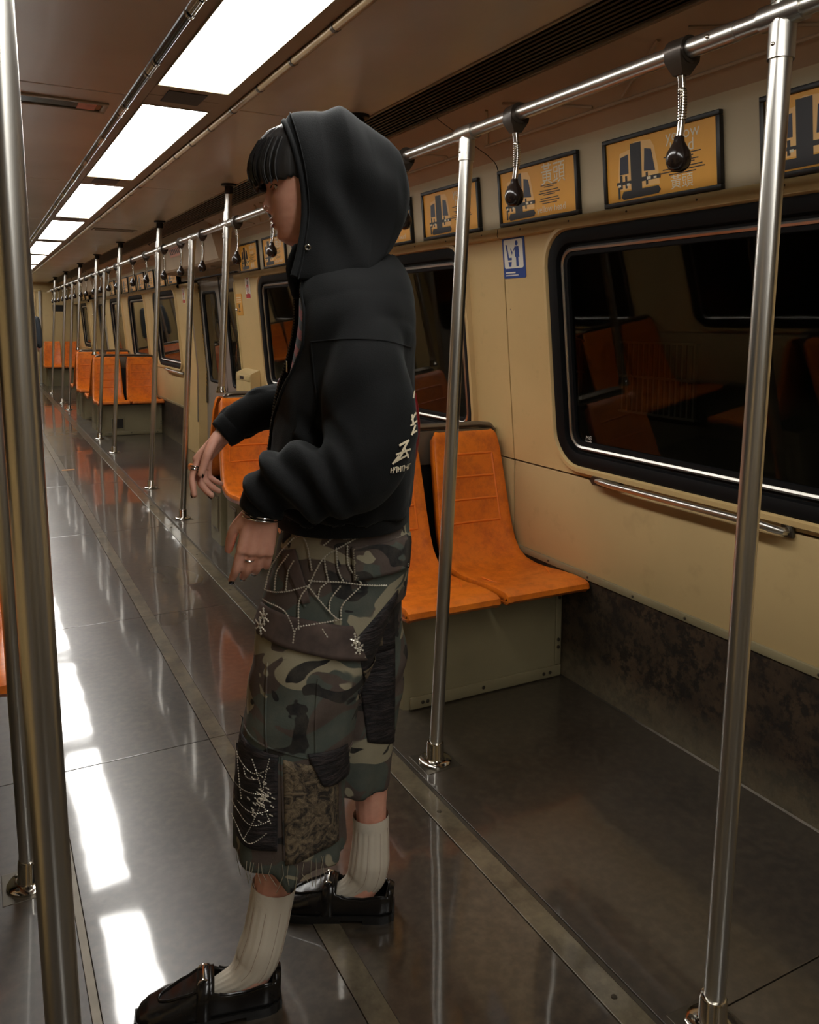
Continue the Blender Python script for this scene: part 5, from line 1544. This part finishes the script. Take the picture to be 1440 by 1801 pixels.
# socks: ribbed tubes with a plain welt
def sock(path, welt):
    sp = spline(path, 6); m = MB(); vs = []; n = 72
    P_ = [Vector(p[:3]) for p in sp]
    A = Vector((0, 1, 0))
    for i, p in enumerate(sp):
        t = (P_[min(i+1, len(P_)-1)]-P_[max(i-1, 0)]).normalized(); A = (A-t*A.dot(t)).normalized(); B = t.cross(A)
        for k in range(n):
            rr = p[3]+(0 if i < welt else (.0007 if k % 4 < 2 else -.0005))+(.0012 if i < welt else 0)+.001*noise.noise(P_[i]*40)
            th = 2*PI*k/n; sq = lerp(1.0, .80, min(1, max(0, (.13-P_[i].z)/.05))); vs.append(P_[i]+(A*math.cos(th)*sq+B*math.sin(th))*rr)
    m.add(vs, [(i*n+k, i*n+(k+1) % n, (i+1)*n+(k+1) % n, (i+1)*n+k) for i in range(len(sp)-1) for k in range(n)]+[tuple(range((len(sp)-1)*n, len(sp)*n))])
    o = m.build('sock', 'sock', per, True, 80)
    ln = MB()
    for k in range(2, n, 8):
        ln.tube([vs[i*n+k] for i in range(welt, len(sp)-8)], .0006, 4)
    l = ln.build('rib_line', 'sock_line', o); l['kind'] = 'stuff'
    return o
sock([(.119, .148, .238, .0435), (.126, .151, .195, .0435), (.136, .156, .145, .0435), (.147, .160, .108, .0445), (.160, .163, .078, .042), (.19, .168, .052, .032), (.24, .176, .036, .022)], 5)
sock([(-.087, -.075, .240, .0405), (-.088, -.0745, .205, .041), (-.087, -.074, .160, .044), (-.084, -.073, .120, .046), (-.074, -.074, .085, .044), (-.045, -.077, .056, .033), (.0, -.082, .036, .022)], 5)

# loafers
def loafer(heel, ang, pitch=0.0):
    t = bpy.data.objects.new('loafer', None); COL.objects.link(t); t.parent = per; t.location = heel; t.rotation_euler = (0, pitch, ang)
    W = [(0, .024), (.006, .032), (.03, .039), (.09, .040), (.15, .043), (.20, .0455), (.235, .0445), (.262, .038), (.280, .028), (.288, .014)]
    Hh = [(0, .070), (.03, .078), (.07, .070), (.11, .072), (.135, .084), (.16, .078), (.19, .064), (.23, .051), (.262, .041), (.282, .031), (.289, .024)]
    L = .289
    t.scale = (.96, 1, 1)
    m = MB(); nx, nf = 44, 26; vs = []
    for i in range(nx+1):
        x = L*(1-math.cos(PI*i/nx))/2; w_ = interp(W, x)[0]; h = interp(Hh, x)[0]
        for j in range(nf+1):
            th = PI*j/nf; c, s_ = math.cos(th), max(0.0, math.sin(th))
            vs.append((x+(-.004*s_ if x < .03 else 0), w_*math.copysign(abs(c)**.55, c), .018+(h-.018)*s_**.75))
    fs = []
    for i in range(nx):
        x = L*(1-math.cos(PI*(i+.5)/nx))/2
        for j in range(nf):
            if .012 < x < .132 and abs(j+.5-nf/2) < (nf*.5-6): continue
            fs.append((i*(nf+1)+j, i*(nf+1)+j+1, (i+1)*(nf+1)+j+1, (i+1)*(nf+1)+j))
    vs0 = list(vs); m.add(vs, fs); u_ = m.build('upper', 'leather', t, True, 80)
    s = u_.modifiers.new('t', 'SOLIDIFY'); s.thickness = .004; s.offset = -1
    def outline(k):
        o = []
        for i in range(25): x = -.004+(L+.008)*(1-math.cos(PI*i/24))/2; o.append((x, interp(W, max(0, min(L, x)))[0]+k))
        return o+[(x, -y) for x, y in reversed(o)]
    so = MB(); so.prism(outline(.004), 'z', .010, .020); so.build('welt', 'sole_rubber', t, True, 30)
    fo = [p for p in outline(.002)]
    so = MB(); so.prism([p for p in fo if p[0] > .11], 'z', .0, .011); so.build('sole', 'sole_rubber', t, True, 30)
    so = MB(); so.prism([p for p in outline(.002) if p[0] < .085], 'z', .0, .012); so.build('heel', 'sole_rubber', t, True, 30)
    # apron seam, saddle strap, snaffle
    ap = MB(); pts = []
    for k in range(25):
        q = -1+2*k/24; x = .150+.095*(1-abs(q)**2.6); h = interp(Hh, x)[0]; w_ = interp(W, x)[0]
        y = q*min(.031, w_*.74); c = min(.999, abs(y)/w_); th = math.acos(c**(1/.55)); pts.append((x, y, .018+(h-.018)*math.sin(th)**.75+.001))
    ap.tube(pts, .0026, 8); ap.build('apron_seam', 'leather', t, True)
    sp_ = MB(); vs = []
    for i, x in enumerate((.142, .146, .166, .170)):
        w_ = interp(W, x)[0]; h = interp(Hh, x)[0]
        for j in range(21):
            th = PI*j/20; c, s_ = math.cos(th), max(0.0, math.sin(th)); lift = .004 if 0 < i < 3 else .0008
            vs.append((x, (w_+lift)*math.copysign(abs(c)**.55, c), .018+(h-.018+lift)*s_**.75))
    sp_.add(vs, [(i*21+j, i*21+j+1, (i+1)*21+j+1, (i+1)*21+j) for i in range(3) for j in range(20)]); sp_.build('saddle_strap', 'leather', t, True, 50)
    sn = MB(); h = interp(Hh, .156)[0]
    for s_ in (1, -1):
        sn.tube([(.156+.011*math.cos(2*PI*k/14), s_*.020, h+.003-.005+.009*math.sin(2*PI*k/14)) for k in range(14)], .0017, 6, closed=True)
    sn.tube([(.156, -.02, h+.006), (.156, 0, h+.0085), (.156, .02, h+.006)], .0022, 8); sn.build('snaffle', 'silver', t, True)
    col = [vs0[i*(nf+1)+6] for i in range(nx+1) if .012 < vs0[i*(nf+1)+6][0] < .134]
    cl = MB(); back = [(col[0][0]-.006, 0, .018+(interp(Hh, .01)[0]-.018)*.98)]
    cl.tube([(x, -y, z) for x, y, z in reversed(col)]+back+col, .0026, 8)
    cl.build('topline', 'leather', t, True)
    return t
loafer((.108, .160, 0), math.atan2(.045, .27))
loafer((-.140, -.066, 0), math.atan2(-.035, .28))

# ------------------------------------------------------------------ passer-by at the far end
far = thing('person', 'far person in dark grey coat, mostly hidden behind the left pole', 'person', (.83, 17.0, 0), PI/2)
fb = MB(); limb(fb, [(0, 0, 1.45, .05), (.0, 0, 1.56, .05)]); fb.ball((.015, 0, 1.62), .098, 10, .95, .78, 1.2)
fb.ball((.11, 0, 1.61), .014, 6); flat_limb(fb, [(.85, 0, 0, .09, .15), (1.1, 0, 0, .09, .14), (1.4, -.01, 0, .09, .16), (1.46, 0, 0, .05, .08)])
for s in (1, -1):
    limb(fb, [(0, s*.17, 1.40, .045), (-.01, s*.21, 1.15, .04), (.03, s*.22, .92, .03), (.04, s*.22, .84, .03)]); limb(fb, [(0, s*.09, .86, .08), (.01, s*.10, .48, .055), (0, s*.10, .09, .04), (.12, s*.10, .04, .035)])
    for k in range(5): limb(fb, [(.02+.012*k, s*.22, .84, .009), (.02+.013*k, s*.215, .79-.008*abs(k-2), .007)], 8, 2)
link_mesh('body', remesh(fb, .008, 2), 'skin', far)
ch = MB(); flat_limb(ch, [(.92, 0, 0, .17, .235), (1.1, 0, 0, .145, .20), (1.36, -.01, 0, .125, .20), (1.44, -.01, 0, .10, .16), (1.49, 0, 0, .075, .085)])
for s in (1, -1): limb(ch, [(0, s*.175, 1.39, .07), (-.01, s*.22, 1.15, .062), (.02, s*.235, .90, .055)])
link_mesh('coat', remesh(ch, .012, 4), 'grey_coat', far)
tg = MB()
for s in (1, -1): flat_limb(tg, [(.07, .0, s*.10, .07, .065), (.45, .01, s*.10, .08, .075), (.80, 0, s*.09, .10, .09), (.95, 0, s*.07, .12, .10)])
link_mesh('trousers', remesh(tg, .012, 3), 'dark_cloth', far)
hh = MB(); hh.ball((-.005, 0, 1.655), .108, 10, .98, .85, 1.05); hh.build('hair', 'hair', far, True)
for s in (1, -1):
    sh_ = MB(); sh_.bbox(-.06, .20, s*.10-.045, s*.10+.045, 0, .07, .03); sh_.build('shoe', 'leather', far, True)
